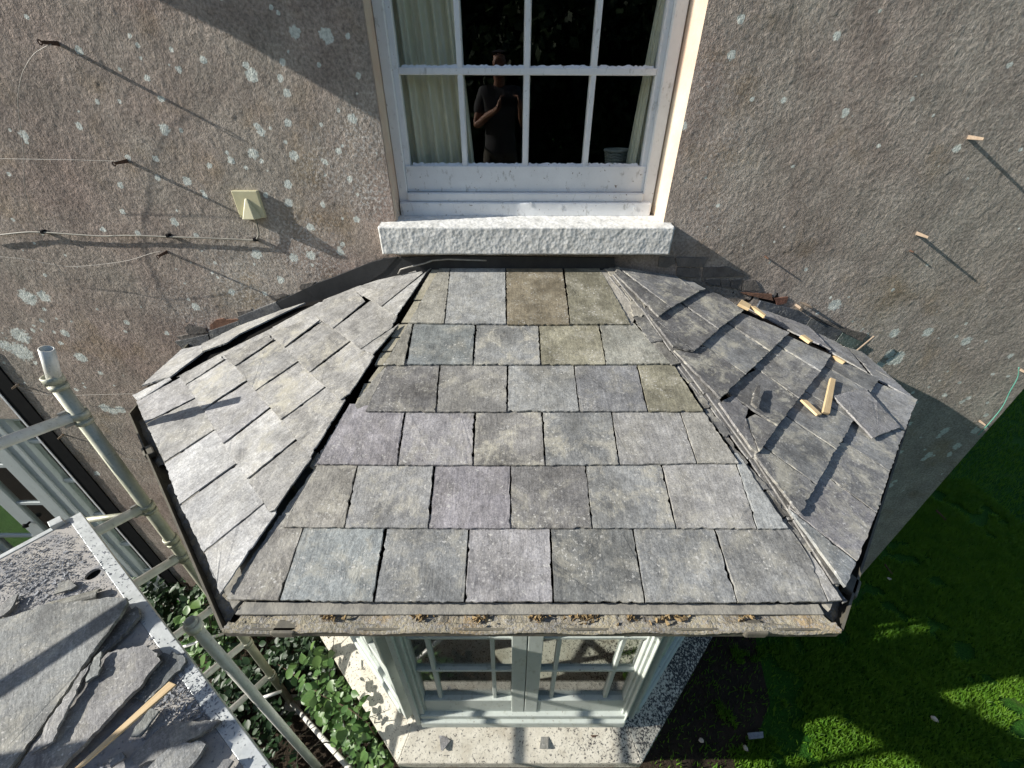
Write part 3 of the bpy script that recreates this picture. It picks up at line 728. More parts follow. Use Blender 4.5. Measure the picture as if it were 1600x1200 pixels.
FRONT = [
 ([(640,508),(694,509),(702,425),(689,423)],BE,.3),([(696,509),(790,510),(789,426),(703,425)],GY_,.35),([(793,511),(889,511),(879,427),(791,426)],OB,.25),([(891,510),(984,510),(937,427),(883,428)],OL,.35),
 ([(600,574),(632,574),(644,510),(640,510)],BE,.4),([(637,573),(738,573),(742,511),(646,510)],BG,.4),([(741,573),(843,573),(840,512),(745,511)],GY_,.8),([(846,573),(945,573),(935,512),(843,512)],OL,.4),([(947,573),(1046,572),(988,511),(938,512)],(.31,.31,.25),.4),
 ([(573,646),(681,647),(685,576),(607,575)],DG,.5),([(684,647),(791,647),(792,576),(688,576)],(.28,.27,.245),.6),([(794,646),(903,646),(896,576),(795,576)],GY_,.3),([(906,646),(1009,646),(995,575),(899,576)],(.27,.275,.285),.35),([(1012,646),(1096,646),(1050,574),(998,575)],OL,.6),
 ([(497,728),(621,730),(630,649),(542,648)],PU,.15),([(624,730),(738,730),(741,649),(633,649)],PG,.4),([(741,730),(850,730),(846,649),(744,649)],(.29,.275,.25),.9),([(853,730),(965,729),(955,649),(849,649)],GY_,.7),([(968,729),(1085,727),(1062,648),(958,649)],LG,.3),([(1088,727),(1151,727),(1097,648),(1065,648)],(.41,.39,.33),.5),
 ([(446,826),(539,827),(556,732),(498,732)],(.34,.315,.26),.8),([(542,827),(669,828),(676,732),(559,732)],(.31,.31,.30),.8),([(672,828),(797,828),(797,732),(679,732)],PU,.1),([(800,828),(923,828),(914,731),(800,732)],DG,.6),([(926,828),(1052,828),(1033,730),(917,731)],GY_,.8),([(1056,828),(1178,829),(1151,728),(1037,730)],LG,.5),([(1181,829),(1227,828),(1160,728),(1154,728)],(.36,.38,.37),.3),
 ([(366,938),(438,940),(472,828),(428,831)],(.33,.305,.26),.6),([(442,940),(584,942),(600,829),(475,828)],BG,.5),([(588,942),(725,942),(731,829),(604,829)],(.30,.315,.315),.5),([(728,942),(862,942),(859,829),(734,829)],(.40,.385,.40),.08),([(866,942),(1004,943),(988,830),(862,830)],(.255,.265,.25),.55),([(1007,943),(1147,943),(1116,831),(991,830)],(.33,.345,.345),.5),([(1150,943),(1287,942),(1264,877),(1229,831),(1119,831)],(.325,.33,.32),.5),([(1290,941),(1310,940),(1276,890),(1266,878)],LG,.3)]
for px, c_, l_ in FRONT: slate(px, FP, c_, l_)
for px in ([(548,646),(574,647),(608,575),(599,573),(580,596),(563,622)], [(428,827),(447,827),(499,732),(490,734),(462,775),(442,803)], [(600,573),(612,573),(641,512),(632,516),(618,540)], [(489,731),(500,728),(544,648),(536,646),(512,690)], [(356,936),(370,938),(430,830),(420,830),(388,880)]):
    slate(px, FP, (.33, .315, .27), .6, h=-.008, ext=0, name='hip_slip', tilt=.008, chip=2, rag=.0018)
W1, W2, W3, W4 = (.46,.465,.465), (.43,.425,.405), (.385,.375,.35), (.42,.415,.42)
LEFT = [
 ([(210,620),(218,629),(269,594),(266,590)],W1,.2),([(216,630),(230,663),(303,625),(282,592)],W4,.2),([(232,665),(260,724),(333,673),(304,627)],W2,.4),([(261,727),(284,790),(366,727),(334,675)],W1,.15),([(286,793),(322,864),(408,790),(368,729)],W1,.2),([(324,866),(348,930),(432,803),(411,791)],W1,.25),
 ([(283,591),(293,603),(351,562),(346,557)],W2,.3),([(295,604),(319,642),(382,597),(353,563)],W2,.8),([(321,644),(351,695),(418,638),(385,599)],W4,.2),([(353,698),(389,750),(460,687),(421,640)],W2,.6),([(391,753),(424,802),(432,799),(487,717),(463,689)],W3,.4),
 ([(353,558),(369,574),(427,532),(421,524)],W3,.5),([(371,576),(401,613),(462,567),(430,533)],W2,.9),([(403,614),(441,658),(505,606),(465,568)],W3,.7),([(443,660),(487,717),(540,626),(508,608)],W3,.6),
 ([(422,523),(446,545),(500,501),(493,496)],W3,.8),([(448,547),(485,584),(542,536),(502,503)],W3,.6),([(487,586),(534,627),(548,617),(585,557),(545,537)],W3,.5),
 ([(493,496),(522,515),(571,472),(557,457),(506,471)],W3,.5),([(524,516),(565,548),(612,514),(621,495),(574,473)],W3,.3),([(566,549),(584,557),(611,515)],W3,.3),
 ([(557,457),(597,481),(661,427),(650,424),(563,450)],W3,.3),([(598,483),(621,496),(668,424),(663,427)],W2,.3)]
HIPL = {5, 10, 14, 17, 19, 20, 22}
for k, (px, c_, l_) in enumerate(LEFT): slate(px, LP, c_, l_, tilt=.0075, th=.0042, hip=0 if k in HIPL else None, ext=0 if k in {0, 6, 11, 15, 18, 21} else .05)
for px in ([(276,589),(352,562),(430,530),(425,512),(346,551)], [(424,530),(502,502),(512,470),(498,472),(426,511)], [(505,480),(570,462),(600,434),(556,448),(506,468)], [(560,458),(655,428),(660,423),(600,433)]):
    slate(px, LP, (.42, .41, .385), .4, h=-.006, ext=0, tilt=.002, th=.004)
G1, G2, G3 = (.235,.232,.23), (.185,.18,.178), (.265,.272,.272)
RIGHT = [
 ([(1025,501),(1044,487),(974,428),(960,429)],G2,.2),([(1045,487),(1088,462),(1066,444),(977,426)],G1,.5),([(1088,461),(1098,458),(1092,450),(1068,443)],G3,.2),
 ([(1048,547),(1079,555),(1025,503),(1012,494)],G2,.2),([(1080,555),(1117,522),(1069,480),(1026,502)],G2,.7),([(1118,520),(1157,491),(1123,464),(1099,457),(1071,478)],G1,.4),
 ([(1120,629),(1158,592),(1101,545),(1081,557),(1052,549)],G2,.5),([(1160,591),(1196,556),(1143,512),(1103,544)],G3,.4),([(1198,554),(1228,526),(1161,494),(1145,511)],G1,.3),
 ([(1208,671),(1240,630),(1181,579),(1143,620),(1176,646)],G1,.5),([(1242,628),(1274,588),(1214,542),(1182,578)],G1,.3),([(1276,586),(1292,561),(1230,528),(1216,541)],G3,.3),
 ([(1241,808),(1266,764),(1197,704),(1179,715)],G1,.3),([(1268,762),(1297,709),(1230,654),(1199,703)],G3,.3),([(1299,708),(1325,664),(1256,614),(1231,653)],G3,.2),([(1326,663),(1352,619),(1284,573),(1257,613)],G3,.2),([(1353,618),(1366,598),(1300,561),(1286,572)],G3,.3),
 ([(1310,921),(1326,884),(1254,815),(1240,810)],(.335,.365,.375),.1),([(1328,881),(1358,808),(1283,742),(1267,764),(1255,813)],(.30,.285,.295),.3),([(1360,806),(1380,744),(1318,694),(1299,709),(1284,741)],G1,.4),([(1381,742),(1404,680),(1342,655),(1320,693)],G3,.4),([(1405,678),(1425,630),(1366,600),(1343,654)],(.36,.365,.37),.4)]
HIPR = {0, 3, 6, 12, 17}
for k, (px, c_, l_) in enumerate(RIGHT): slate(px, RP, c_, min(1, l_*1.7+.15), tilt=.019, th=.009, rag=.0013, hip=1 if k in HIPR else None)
# the cracked slate, in two pieces
slate([(1180,711),(1207,673),(1177,650),(1163,656),(1172,685)], RP, (.24,.235,.235), .6, ext=0, tilt=.018, th=.009)
slate([(1170,706),(1179,711),(1170,686),(1161,656),(1166,642),(1143,621),(1122,631)], RP, (.25,.24,.245), .5, ext=0, tilt=.012, th=.009)
# side returns
def zz5(*p): return [(200+x/5, 420+y/5) for x, y in p]
def zr2(*p): return [(1140+x/5, 440+y/5) for x, y in p]
slate(zz5((170,875),(430,640),(585,605),(590,660),(345,848),(120,925)), LS, (.44,.44,.435), .3, ext=0, tilt=.004)
slate(zz5((585,603),(870,460),(1210,330),(1390,272),(880,520),(780,590),(592,660)), LS, (.42,.415,.395), .5, ext=0, tilt=.006)
for px, c_ in ((((130,205),(255,232),(600,372),(772,552),(480,410)),(.33,.32,.33)), (((604,376),(822,482),(942,572),(1062,722),(776,552)),(.30,.30,.31)), (((884,512),(1030,565),(1282,790),(1030,642)),(.35,.35,.355)), (((1034,645),(1282,792),(1442,938),(1120,752)),(.31,.315,.33))):
    slate(zr2(*px), RS, c_, .4, ext=0, tilt=.004, chip=1.6)
# battens that show at the open hips
def stick(name, px, pl, h, th, mat, parent, label=None, cat=None, group=None):
    A = [PP(u, v, pl)+pl[1]*h for u, v in px]; ctr = sum(A, Vector())/len(A)
    t = ((A[2]+A[3])/2-(A[0]+A[1])/2).normalized(); n = pl[1]; sx = t.cross(n).normalized()
    mw = Matrix((sx, t, n)).transposed().to_4x4(); mw.translation = ctr; inv = mw.inverted(); Q = [inv @ a_ for a_ in A]
    Q = [Vector((q.x, q.y, 0)) for q in Q]
    mb = MB(); mb.hull(Q, [q+Vector((0, 0, th)) for q in Q]); o = mb.build(name, mat, parent, mw=mw, bevel=.0015)
    if label: tag(o, label, cat, group)
    return o
for px in (((45,205),(72,172),(145,212),(132,245)), ((140,222),(175,222),(262,292),(250,302)), ((528,450),(556,445),(625,498),(600,502)), ((775,610),(800,608),(880,655),(865,662))):
    p_ = zr2(*px); stick('batten', [p_[0], p_[1], p_[2], p_[3]], RP, .012, .016, M['pine'], bay_roof)
for px in (((1032,532),(1038,530),(1048,546),(1044,548)),):
    stick('batten', px, RP, -.03, .018, M['pine'], bay_roof)
# mortar / hip slips beside the hips
def strip(name, px, pl, h, th, mat, n=1):
    mb = MB(); A = [PP(u, v, pl)+pl[1]*h for u, v in px]; mb.hull(A, [a_+pl[1]*th for a_ in A]); return rsub(mb, name, mat, .002)
HL = [(689,420),(660,470),(640,506),(628,528),(612,550),(602,572),(585,598),(568,640)]
HW = [14,13,17,15,17,10,16,8]
for k in range(len(HL)-1):
    a_, b_ = HL[k], HL[k+1]; strip('hip_slip', [(a_[0], a_[1]), (a_[0]-HW[k], a_[1]+1), (b_[0]-HW[k], b_[1]-2), (b_[0], b_[1]-2)], FP, -.012+.001*(k % 2), .012, M['hip_mortar'])
for px in ([(498,731),(505,726),(480,765),(470,775),(478,750)], [(502,715),(492,735),(483,728),(497,706)], [(400,872),(372,925),(362,930),(388,880)]):
    strip('hip_slip', px, FP, -.012, .013, M['hip_mortar'])
HR = [(946,424),(966,452),(985,474),(990,500),(1018,540),(1048,575),(1076,600),(1100,640),(1130,684),(1158,728),(1190,770),(1222,812),(1262,866),(1300,920),(1316,944)]
for k in range(len(HR)-1):
    a_, b_ = HR[k], HR[k+1]; w0 = [20,22,18,16,14,12,9,12,10,12,12,10,9,7][k]
    col_ = ((.36, .33, .26), (.20, .19, .165), (.165, .165, .16))[0 if k < 3 else 1+(k % 2)]
    slate([(b_[0]-.5+rs.uniform(-2, 1), b_[1]-1), (b_[0]+w0, b_[1]-4), (a_[0]+w0+rs.uniform(-3, 2), a_[1]-3+rs.uniform(-4, 2)), (a_[0]+rs.uniform(-2, 2), a_[1]-1)], FP, col_, .7, h=(.004 if k < 5 else -.008), ext=0, name='hip_slip', tilt=.006, chip=2.2, rag=.002)
slate([(990,502),(984,511),(936,425),(948,420),(967,450),(987,474)], FP, (.42, .38, .31), .8, h=-.002, ext=0, name='hip_slip', tilt=.004, chip=2, rag=.002)
# the stack of thin slate edges along the right hip
for k, (o_, hh) in enumerate(((0, .004), (4, -.008))):
    for a_, b_ in zip(((957,428),(1000,478),(1048,545),(1102,612),(1178,714),(1240,812)), ((1000,480),(1048,547),(1100,614),(1176,714),(1240,810),(1304,912))):
        strip('hip_slate', [(a_[0]-o_, a_[1]), (a_[0]+14, a_[1]), (b_[0]+14, b_[1]), (b_[0]-o_, b_[1])], RP, hh-.012, .007, M['slate'])
for o in bay_roof.children:
    if o.name.startswith('hip_slate'): o.color = (.25, .245, .24, .3)
# loose wedge of rotten hip timber near the right corner, eave fillet under the front course
strip('eave_board', [(362,958),(1294,958),(1284,941),(376,938)], FP, -.030, .014, M['eave_strip'])
for o0, o1, i in ((.045, .17, 1), (.045, .17, 3)): run(o0, o1, i, -1.195, -1.18).build('eave_board', M['eave_strip'], bay_roof)
# lead and slate flashings against the wall
def upright(name, px, y, th, mat, parent=house, rag=0):
    rr = random.Random(len(px)*7+int(px[0][0])); pp = []
    for k in range(len(px)):
        a_, b_ = px[k], px[(k+1) % len(px)]; m_ = max(1, int(math.hypot(a_[0]-b_[0], a_[1]-b_[1])/4)) if rag else 1
        for j in range(m_): pp.append((a_[0]+(b_[0]-a_[0])*j/m_+rr.uniform(-rag, rag), a_[1]+(b_[1]-a_[1])*j/m_+rr.uniform(-rag, rag)))
    A = [PY(u, v, y) for u, v in pp]; mb = MB(); mb.hull(A, [a_+Vector((0, th, 0)) for a_ in A]); return mb.build(name, mat, parent)
for k, px in enumerate((zz5((365,570),(622,514),(640,575),(440,640)), zz5((628,490),(862,408),(884,455),(648,560)), zz5((856,378),(1152,262),(1214,332),(882,446)))):
    o = upright('flashing_slate', px, 2.185-.002*k, .02, M['slate']); o.color = (.17, .175, .185, .2)
def z6(*p): return [(440+x/5, 400+y/5) for x, y in p]
upright('flashing', [(430,474),(494,443),(520,434),(580,410),(600,405),(620,402),(600,425),(560,452),(500,476),(442,486)], 2.182, .02, M['shaded_lead'])  # flashing whose dark colour holds the shade under the render edge
upright('flashing', [(598,404),(690,400),(960,403),(962,424),(680,426),(640,430),(570,456)], 2.186, .02, M['shaded_lead'])  # dark strip for the shaded space between sill and roof
mb = MB(); mb.tube([PY(u, v, 2.165) for u, v in ((622,428),(626,421),(640,417),(662,412),(676,407),(700,405),(760,407))], .004, 6); mb.build('lead_roll', M['galvanised'], house, True)
for px, mt in ((((440,460),(470,435),(600,470),(620,500),(470,515)),'stone'), (((640,445),(680,402),(740,392),(790,400),(860,395),(850,412),(640,480)),'bay_brick'), (((850,340),(960,320),(980,335),(860,370)),'stone'), (((1350,120),(1460,105),(1420,145),(1340,165)),'stone'), (((1100,215),(1200,195),(1240,205),(1130,250)),'stone'), (((380,530),(460,515),(620,515),(400,555)),'stone')):
    upright('broken_render', zz5(*px), 2.19, .02, M[mt], wall, .5)
def zr1(*p): return [(920+x/5, 400+y/5) for x, y in p]
for px, mt in ((((680,10),(940,15),(890,88),(690,82)),'stone'), (((690,90),(870,98),(858,170),(690,160)),'stone'), (((895,90),(1090,85),(1230,155),(885,172)),'stone'), (((905,190),(1025,182),(1025,235),(940,228)),'stone'), (((1035,190),(1105,186),(1100,245),(1035,240)),'stone'),
               (((1115,190),(1195,184),(1190,262),(1110,250)),'stone'), (((1205,190),(1300,188),(1350,268),(1200,270)),'stone'), (((1185,285),(1430,298),(1440,350),(1215,300)),'bay_brick'), (((1450,330),(1560,320),(1540,370),(1470,384)),'red_brick'), (((550,10),(670,10),(672,60),(610,92),(540,85)),'stone')):
    upright('stone', zr1(*px), 2.192, .02, M[mt], wall, .4)
upright('stone', zr1((960,170),(1480,290),(1480,380),(1180,360),(940,250)), 2.199, .01, M['felt'], wall, .3)
for k, px in enumerate((zr2((245,152),(545,230),(632,290),(590,352),(210,215)), zr2((634,290),(882,390),(822,467),(592,354)), zr2((886,400),(1032,472),(962,532),(832,472)))):
    o = upright('flashing_slate', px, 2.186-.002*k, .02, M['slate']); o.color = ((.11, .125, .15), (.12, .13, .145), (.14, .19, .18))[k]+(.2,)
upright('broken_render', zr2((640,270),(800,320),(960,380),(1080,410),(1030,470),(880,390)), 2.192, .01, M['stone'], wall, .6)
mb = MB(); A = [PY(*p, 2.165) for p in zr2((985,545),(1130,425))]; mb.tube(A, .0045, 6); mb.build('flashing_batten', M['tan_nail'], house)
for px in (((590,185),(640,195),(650,212),(605,200)),((560,200),(575,215),(560,235),(548,215))): upright('batten_end', zr2(*px), 2.15, .05, M['tan_nail'])

# ------------------------------------------------------------------ loose things on the roof
slate([(1293,626),(1352,692),(1395,676),(1342,614)], RP, (.36,.35,.36), .2, h=.026, ext=0, name='loose_slate', parent=None, tilt=.004)
ls = [o for o in bpy.data.objects if o.name == 'loose_slate'][0]
def unparent(o): mw = WM[o]; o.parent = None; o.matrix_parent_inverse = Matrix(); o.matrix_basis = mw
unparent(ls); tag(ls, 'loose pale slate lying askew on the right roof slope near the corner', 'slate')
stick('wood_strip', [(1276,652),(1287,654),(1297,601),(1289,598)], RP, .024, .012, M['pine'], None, 'longer pale pine offcut standing upright in view on the right roof slope', 'wood strip', 'pine offcuts on the right roof slope')
stick('wood_strip', [(1243,632),(1252,633),(1275,655),(1268,656)], RP, .024, .010, M['pine'], None, 'shorter pine offcut at an angle on the right roof slope', 'wood strip', 'pine offcuts on the right roof slope')
sh = slate([(1164,640),(1172,648),(1178,612),(1173,614)], RP, (.16,.15,.14), .2, h=.03, ext=0, name='slate_shard', tilt=.006, th=.01); unparent(sh)
tag(sh, 'dark narrow slate shard sticking up above the cracked slate', 'slate shard')

# ------------------------------------------------------------------ wall fixings, wires, cable
def vine_eye(u, v, mat, label, ln=.08, ring=True, drop_=.0):
    b = PY(u, v, WALL); t = thing('vine_eye', b, label, 'wall hook', 'hooks in the wall')
    mb = MB(); hb = .0095 if ln > .045 else .006; mb.hull([b+Vector((sx_*.0022, .02, sz_*hb)) for sx_, sz_ in ((-1, -1), (1, -1), (1, 1), (-1, 1))], [b+Vector((sx_*.0018, -ln, sz_*hb*.55-.003)) for sx_, sz_ in ((-1, -1), (1, -1), (1, 1), (-1, 1))]); mb.build('spike', mat, t, bevel=.001)
    if ring:
        e = b+Vector((0, -ln-.006, -.004)); mb = MB(); mb.tube([e+Vector((0, .008*math.cos(k*.7854), .008*math.sin(k*.7854))) for k in range(9)], .0028, 5, False); mb.build('eye', mat, t)
for u, v, mt, lb, ln in ((92,68,'rust','rusty vine eye at top left of the wall holding a looped wire',.08),(200,251,'rust','rusty vine eye left of the cream cable cover',.08),(262,393,'rust','rusty vine eye below the grey cable on the left wall',.07),
        (1512,214,'tan_nail','pale hook high on the right wall with a long shadow',.08),(1432,364,'tan_nail','pale hook in the middle of the right wall',.075),(1195,400,'rust','tiny nail just right of the white sill',.04),(1422,391,'rust','short nail stub below the middle right hook',.025),
        (30,600,'tan_nail','pale hook beside the scaffold pole top at the left edge',.05),(100,678,'tan_nail','pale hook behind the scaffold pole above the lower wire',.05),(1594,577,'tan_nail','pale hook at the house corner holding the green cable',.05),(1530,657,'tan_nail','lower pale hook on the house corner',.05),(1466,800,'rust','dark nail in the shaded wall by the house corner',.06),(1385,885,'rust','lowest dark nail in the shaded wall near the gutter',.06)):
    vine_eye(u, v, M[mt], lb, ln, ring=(ln > .045 and mt == 'rust'))
def wire(name, px, y, rad, mat, label, cat):
    P = [PY(u, v, y) for u, v in px]; Q = []
    for k in range(len(P)-1):
        p0, p1, p2, p3 = P[max(0, k-1)], P[k], P[k+1], P[min(len(P)-1, k+2)]
        for j in range(6):
            t = j/6; Q.append(.5*((2*p1)+(p2-p0)*t+(2*p0-5*p1+4*p2-p3)*t*t+(3*p1-p0-3*p2+p3)*t**3))
    Q.append(P[-1]); mb = MB(); mb.tube(Q, rad, 6); return tag(mb.build(name, mat, smooth=True), label, cat)
wire('wire', [(-40,247),(0,248),(60,249),(120,250),(150,251),(184,252)], 2.125, .0013, M['galvanised'], 'thin straight wire running level to the second vine eye', 'wire')
wire('wire', [(80,69),(66,76),(52,86),(38,108),(32,127),(28,161),(34,210),(37,244),(39,296),(49,337),(62,367),(81,405),(110,440)], 2.135, .0012, M['galvanised'], 'slack wire hanging in a long curve from the top vine eye', 'wire')
wire('wire', [(-30,398),(0,401),(40,405),(100,416),(150,414),(200,407),(236,396),(252,393)], 2.14, .0012, M['galvanised'], 'sagging thin wire below the grey cable on the left wall', 'wire')
wire('wire', [(24,601),(40,610),(60,615),(100,618),(140,617),(215,615)], 2.16, .0012, M['galvanised'], 'short wire behind the scaffold pole top ending at the roof corner', 'wire')
wire('wire', [(95,680),(120,698),(150,708),(190,716),(240,722)], 2.16, .0012, M['galvanised'], 'lower short wire running behind the scaffold pole to the gutter', 'wire')
wire('cable', [(-40,370),(0,367),(40,363),(66,363),(110,366),(160,369),(200,368),(262,370),(320,372),(370,374),(396,375),(404,368),(402,352),(398,342)], 2.182, .0042, M['cable_sheath'], 'grey cable clipped along the left wall up to the cream cover', 'cable')
for u, v in ((66,363),(262,369),(398,375)):
    p = PY(u, v, 2.18); mb = MB(); mb.box(p.x-.008, p.x+.008, p.y-.004, .0, p.z-.008, p.z+.010); tag(mb.build('cable_clip', M['matt_black'], bevel=.002), {66:'black cable clip near the left picture edge',262:'black cable clip halfway along the grey cable',398:'black cable clip under the cream cover'}[u], 'cable clip', 'cable clips')
wire('cable', [(1592,574),(1590,590),(1578,612),(1566,636),(1545,662),(1528,680)], 2.15, .0028, M['teal_cable'], 'turquoise green cable hanging down the house corner', 'cable')
cv = thing('cable_cover', PY(390, 320, WALL), 'cream plastic cable entry cover with wedge hood on the left wall', 'cable cover')
a0, a1, a2, a3 = [PY(u, v, 2.185) for u, v in ((364,299),(402,298),(413,339),(375,341))]
cx_, cz_ = (a0.x+a2.x)/2, (a0.z+a2.z)/2; hs = .063
mb = MB(); mb.box(cx_-hs, cx_+hs, -.022, .0, cz_-hs, cz_+hs); mb.build('plate', M['cream_plastic'], cv, bevel=.004)
mb = MB(); mb.hull([Vector((cx_-.006, -.0221, cz_+.03)), Vector((cx_+.006, -.0221, cz_+.03)), Vector((cx_+.05, -.0221, cz_-.062)), Vector((cx_-.05, -.0221, cz_-.062))],
                   [Vector((cx_-.004, -.026, cz_+.025)), Vector((cx_+.004, -.026, cz_+.025)), Vector((cx_+.03, -.062, cz_-.062)), Vector((cx_-.03, -.062, cz_-.062))]); mb.build('hood', M['cream_plastic'], cv, bevel=.003)

# ------------------------------------------------------------------ scaffold tower
P1 = Vector((-1.765, 1.325)); RD = Vector((-.63, -.776)).normalized(); LD = Vector((.8265, -.563)).normalized()
tower = thing('scaffold_tower', r(-1.6, .7, -4.2), 'aluminium scaffold tower with slate covered platform at lower left', 'scaffold')
def rr3(p, z): return Vector((p.x, p.y-2.2, z+4.2))
P1b = Vector((-1.83, 1.325))
std = MB(); std.pipe(rr3(P1b, -4.2), rr3(P1, -.885), .0255, .021); o = std.build('standard', M['stained_aluminium'], tower, True)
mb = MB(); mb.pipe(rr3(P1, -.90), rr3(Vector((-1.705, 1.325)), -.752), .022, .018); mb.build('spigot', M['aluminium'], o, True)
def collar(c, z, rad=.033, h=.028, ax=Vector((0, 0, 1))):
    mb = MB(); b = rr3(c, z); mb.pipe(b-ax*h/2, b+ax*h/2, rad, .0255); mb.pipe(b-ax*(h/2+.03), b-ax*(h/2+.012), rad*.93, .0255); mb.build('weld_collar', M['stained_aluminium'], o, True)
zr_ = [-1.06, -1.632, -2.04, -2.56, -3.06, -3.59]
def p1at(z): return P1.lerp(P1b, min(1, max(0, (-.9-z)/3.3)))
for z in zr_+[-.885, -1.9]: collar(p1at(z), z)
for z in zr_[:4]:
    a_ = rr3(p1at(z), z); dd_ = Vector((RD.x, RD.y, 0)); mb = MB(); mb.tube([a_+Vector((0, 0, .03))-dd_*.0, a_+Vector((0, 0, .03))+dd_*.052], .007, 6); mb.tube([a_-Vector((0, 0, .028))+dd_*.02, a_-Vector((0, 0, .028))+dd_*.058], .009, 6); tag(mb.build('coupler_bolt', M['galvanised'], o), kind='stuff')
P2 = P1+RD*1.5; W_ = 1.5
for k, z in enumerate(zr_):
    a_ = p1at(z); mb = MB(); mb.tube([rr3(a_, z), rr3(a_+RD*W_, z)], .0225, 12); mb.build('rung', M['aluminium'], tower, True)
mb = MB(); mb.pipe(rr3(P2, -4.2), rr3(P2, -.6), .030, .025); mb.build('standard', M['aluminium'], tower, True)
# far end frame (behind the camera)
for s in (0, 1):
    q = P1+RD*(1.5*s)+LD*3.1; mb = MB(); mb.pipe(rr3(q, -4.2), rr3(q, -.7), .030, .025); mb.build('standard', M['aluminium'], tower, True)
for z in zr_: q = P1+LD*3.1; mb = MB(); mb.tube([rr3(q, z), rr3(q+RD*1.5, z)], .0225, 12); mb.build('rung', M['aluminium'], tower, True)
# second standard close to the deck edge, and a guard tube across the deck
T1 = Vector((-1.305, .835)); mb = MB(); mb.pipe(rr3(Vector((-1.325, .835)), -4.2), rr3(T1, -1.745), .0225, .0185); t1o = mb.build('standard', M['aluminium'], tower, True)
mb = MB(); mb.pipe(rr3(T1, -1.805), rr3(T1, -1.765), .031, .0225); mb.build('weld_collar', M['aluminium'], t1o, True)
a_ = PZ(235, 804, -1.72); b_ = PZ(150, 812, -1.72); mb = MB(); mb.tube([a_+Vector((.02, .02, 0)), b_+(b_-a_)*.5], .014, 10); mb.build('brace', M['stained_aluminium'], tower, True)
q = Vector((-2.05, .23)); mb = MB(); mb.tube([rr3(q-RD*.28, -1.06), rr3(q+RD*.5, -1.06)], .0225, 12); mb.build('guard_tube', M['aluminium'], tower, True)
for s, z in ((0, -4.12), (1, -3.2)): 
    q = P1b+RD*(1.5*s); mb = MB(); mb.tube([rr3(q, z), rr3(q+LD*3.1, z+1.2*(1-2*s))], .018, 10); mb.build('brace', M['aluminium'], tower, True)
a_ = rr3(P1b, -4.16)
for px in (((350,990),(283,1012)), ((440,1080),(405,1092))):
    mb = MB(); mb.tube([PZ(*px[0], -3.6), PZ(*px[1], -3.6)], .012, 8); mb.build('brace', M['aluminium'], tower, True)
for s in (0, 1):
    for e in (0, 1):
        q = (P1b if not s else P2)+LD*3.1*e; b_ = rr3(q, -4.2); mb = MB(); mb.box(b_.x-.07, b_.x+.07, b_.y-.07, b_.y+.07, .006, .016); mb.build('base_plate', M['galvanised'], tower)
# platform
ZD = -1.60
c0 = Vector((-2.0, 1.244)); WD = .56; LDK = 3.05
nrm = Vector((-.563, -.8265)).normalized()
def dk(s, t, z=ZD): return rr3(c0+LD*s+nrm*t, z)
bm = bmesh.new(); outer = [dk(.0, .047), dk(LDK, .047), dk(LDK, WD), dk(.0, WD)]
hc = PZ(145, 897, ZD); ov = [bm.verts.new(p) for p in outer]; hv = [bm.verts.new(hc+Vector((LD.x, LD.y, 0))*(.026*math.cos(k*.3927))+Vector((nrm.x, nrm.y, 0))*(.026*math.sin(k*.3927))) for k in range(16)]
ed = [bm.edges.new((ov[k], ov[(k+1) % 4])) for k in range(4)]+[bm.edges.new((hv[k], hv[(k+1) % 16])) for k in range(16)]
bmesh.ops.triangle_fill(bm, use_beauty=True, use_dissolve=False, edges=ed)
for f_ in bm.faces:
    if f_.normal.z < 0: f_.normal_flip()
me = bpy.data.meshes.new('platform'); bm.to_mesh(me); bm.free(); me.materials.append(M['ply'])
deck = link(bpy.data.objects.new('platform', me), Matrix(), tower); sm = deck.modifiers.new('thickness', 'SOLIDIFY'); sm.thickness = .012; sm.offset = -1
def dsub2(s0, s1, t0, t1, z0, z1, name, mat): 
    mb = MB(); mb.hull([dk(s0, t0, z0), dk(s1, t0, z0), dk(s1, t1, z0), dk(s0, t1, z0)], [dk(s0, t0, z1), dk(s1, t0, z1), dk(s1, t1, z1), dk(s0, t1, z1)]); return mb.build(name, mat, deck, bevel=.002)
dsub2(-.005, LDK, .0, .046, ZD-.06, ZD+.004, 'edge_rail', M['edge_aluminium'])
dsub2(-.005, LDK, WD+.001, WD+.045, ZD-.06, ZD+.004, 'edge_rail', M['edge_aluminium'])
dsub2(-.032, -.006, .0, WD+.045, ZD-.05, ZD+.002, 'end_rail', M['edge_aluminium'])
hs_ = (Vector((hc.x, hc.y+2.2))-c0).dot(LD); dsub2(hs_-.06, hs_+.10, .047, WD, ZD-.055, ZD-.03, 'hole_shade', M['shaded_lead'])  # dark slab added below the hole so it looks shadowed inside
pb_ = [PZ(u, v, ZD+.012) for u, v in ((76,818),(96,808),(101,816),(80,826))]; mb = MB(); mb.hull([p-Vector((0, 0, .03)) for p in pb_], [p+Vector((0, 0, .012)) for p in pb_]); mb.build('stop_block', M['edge_aluminium'], deck, bevel=.002)

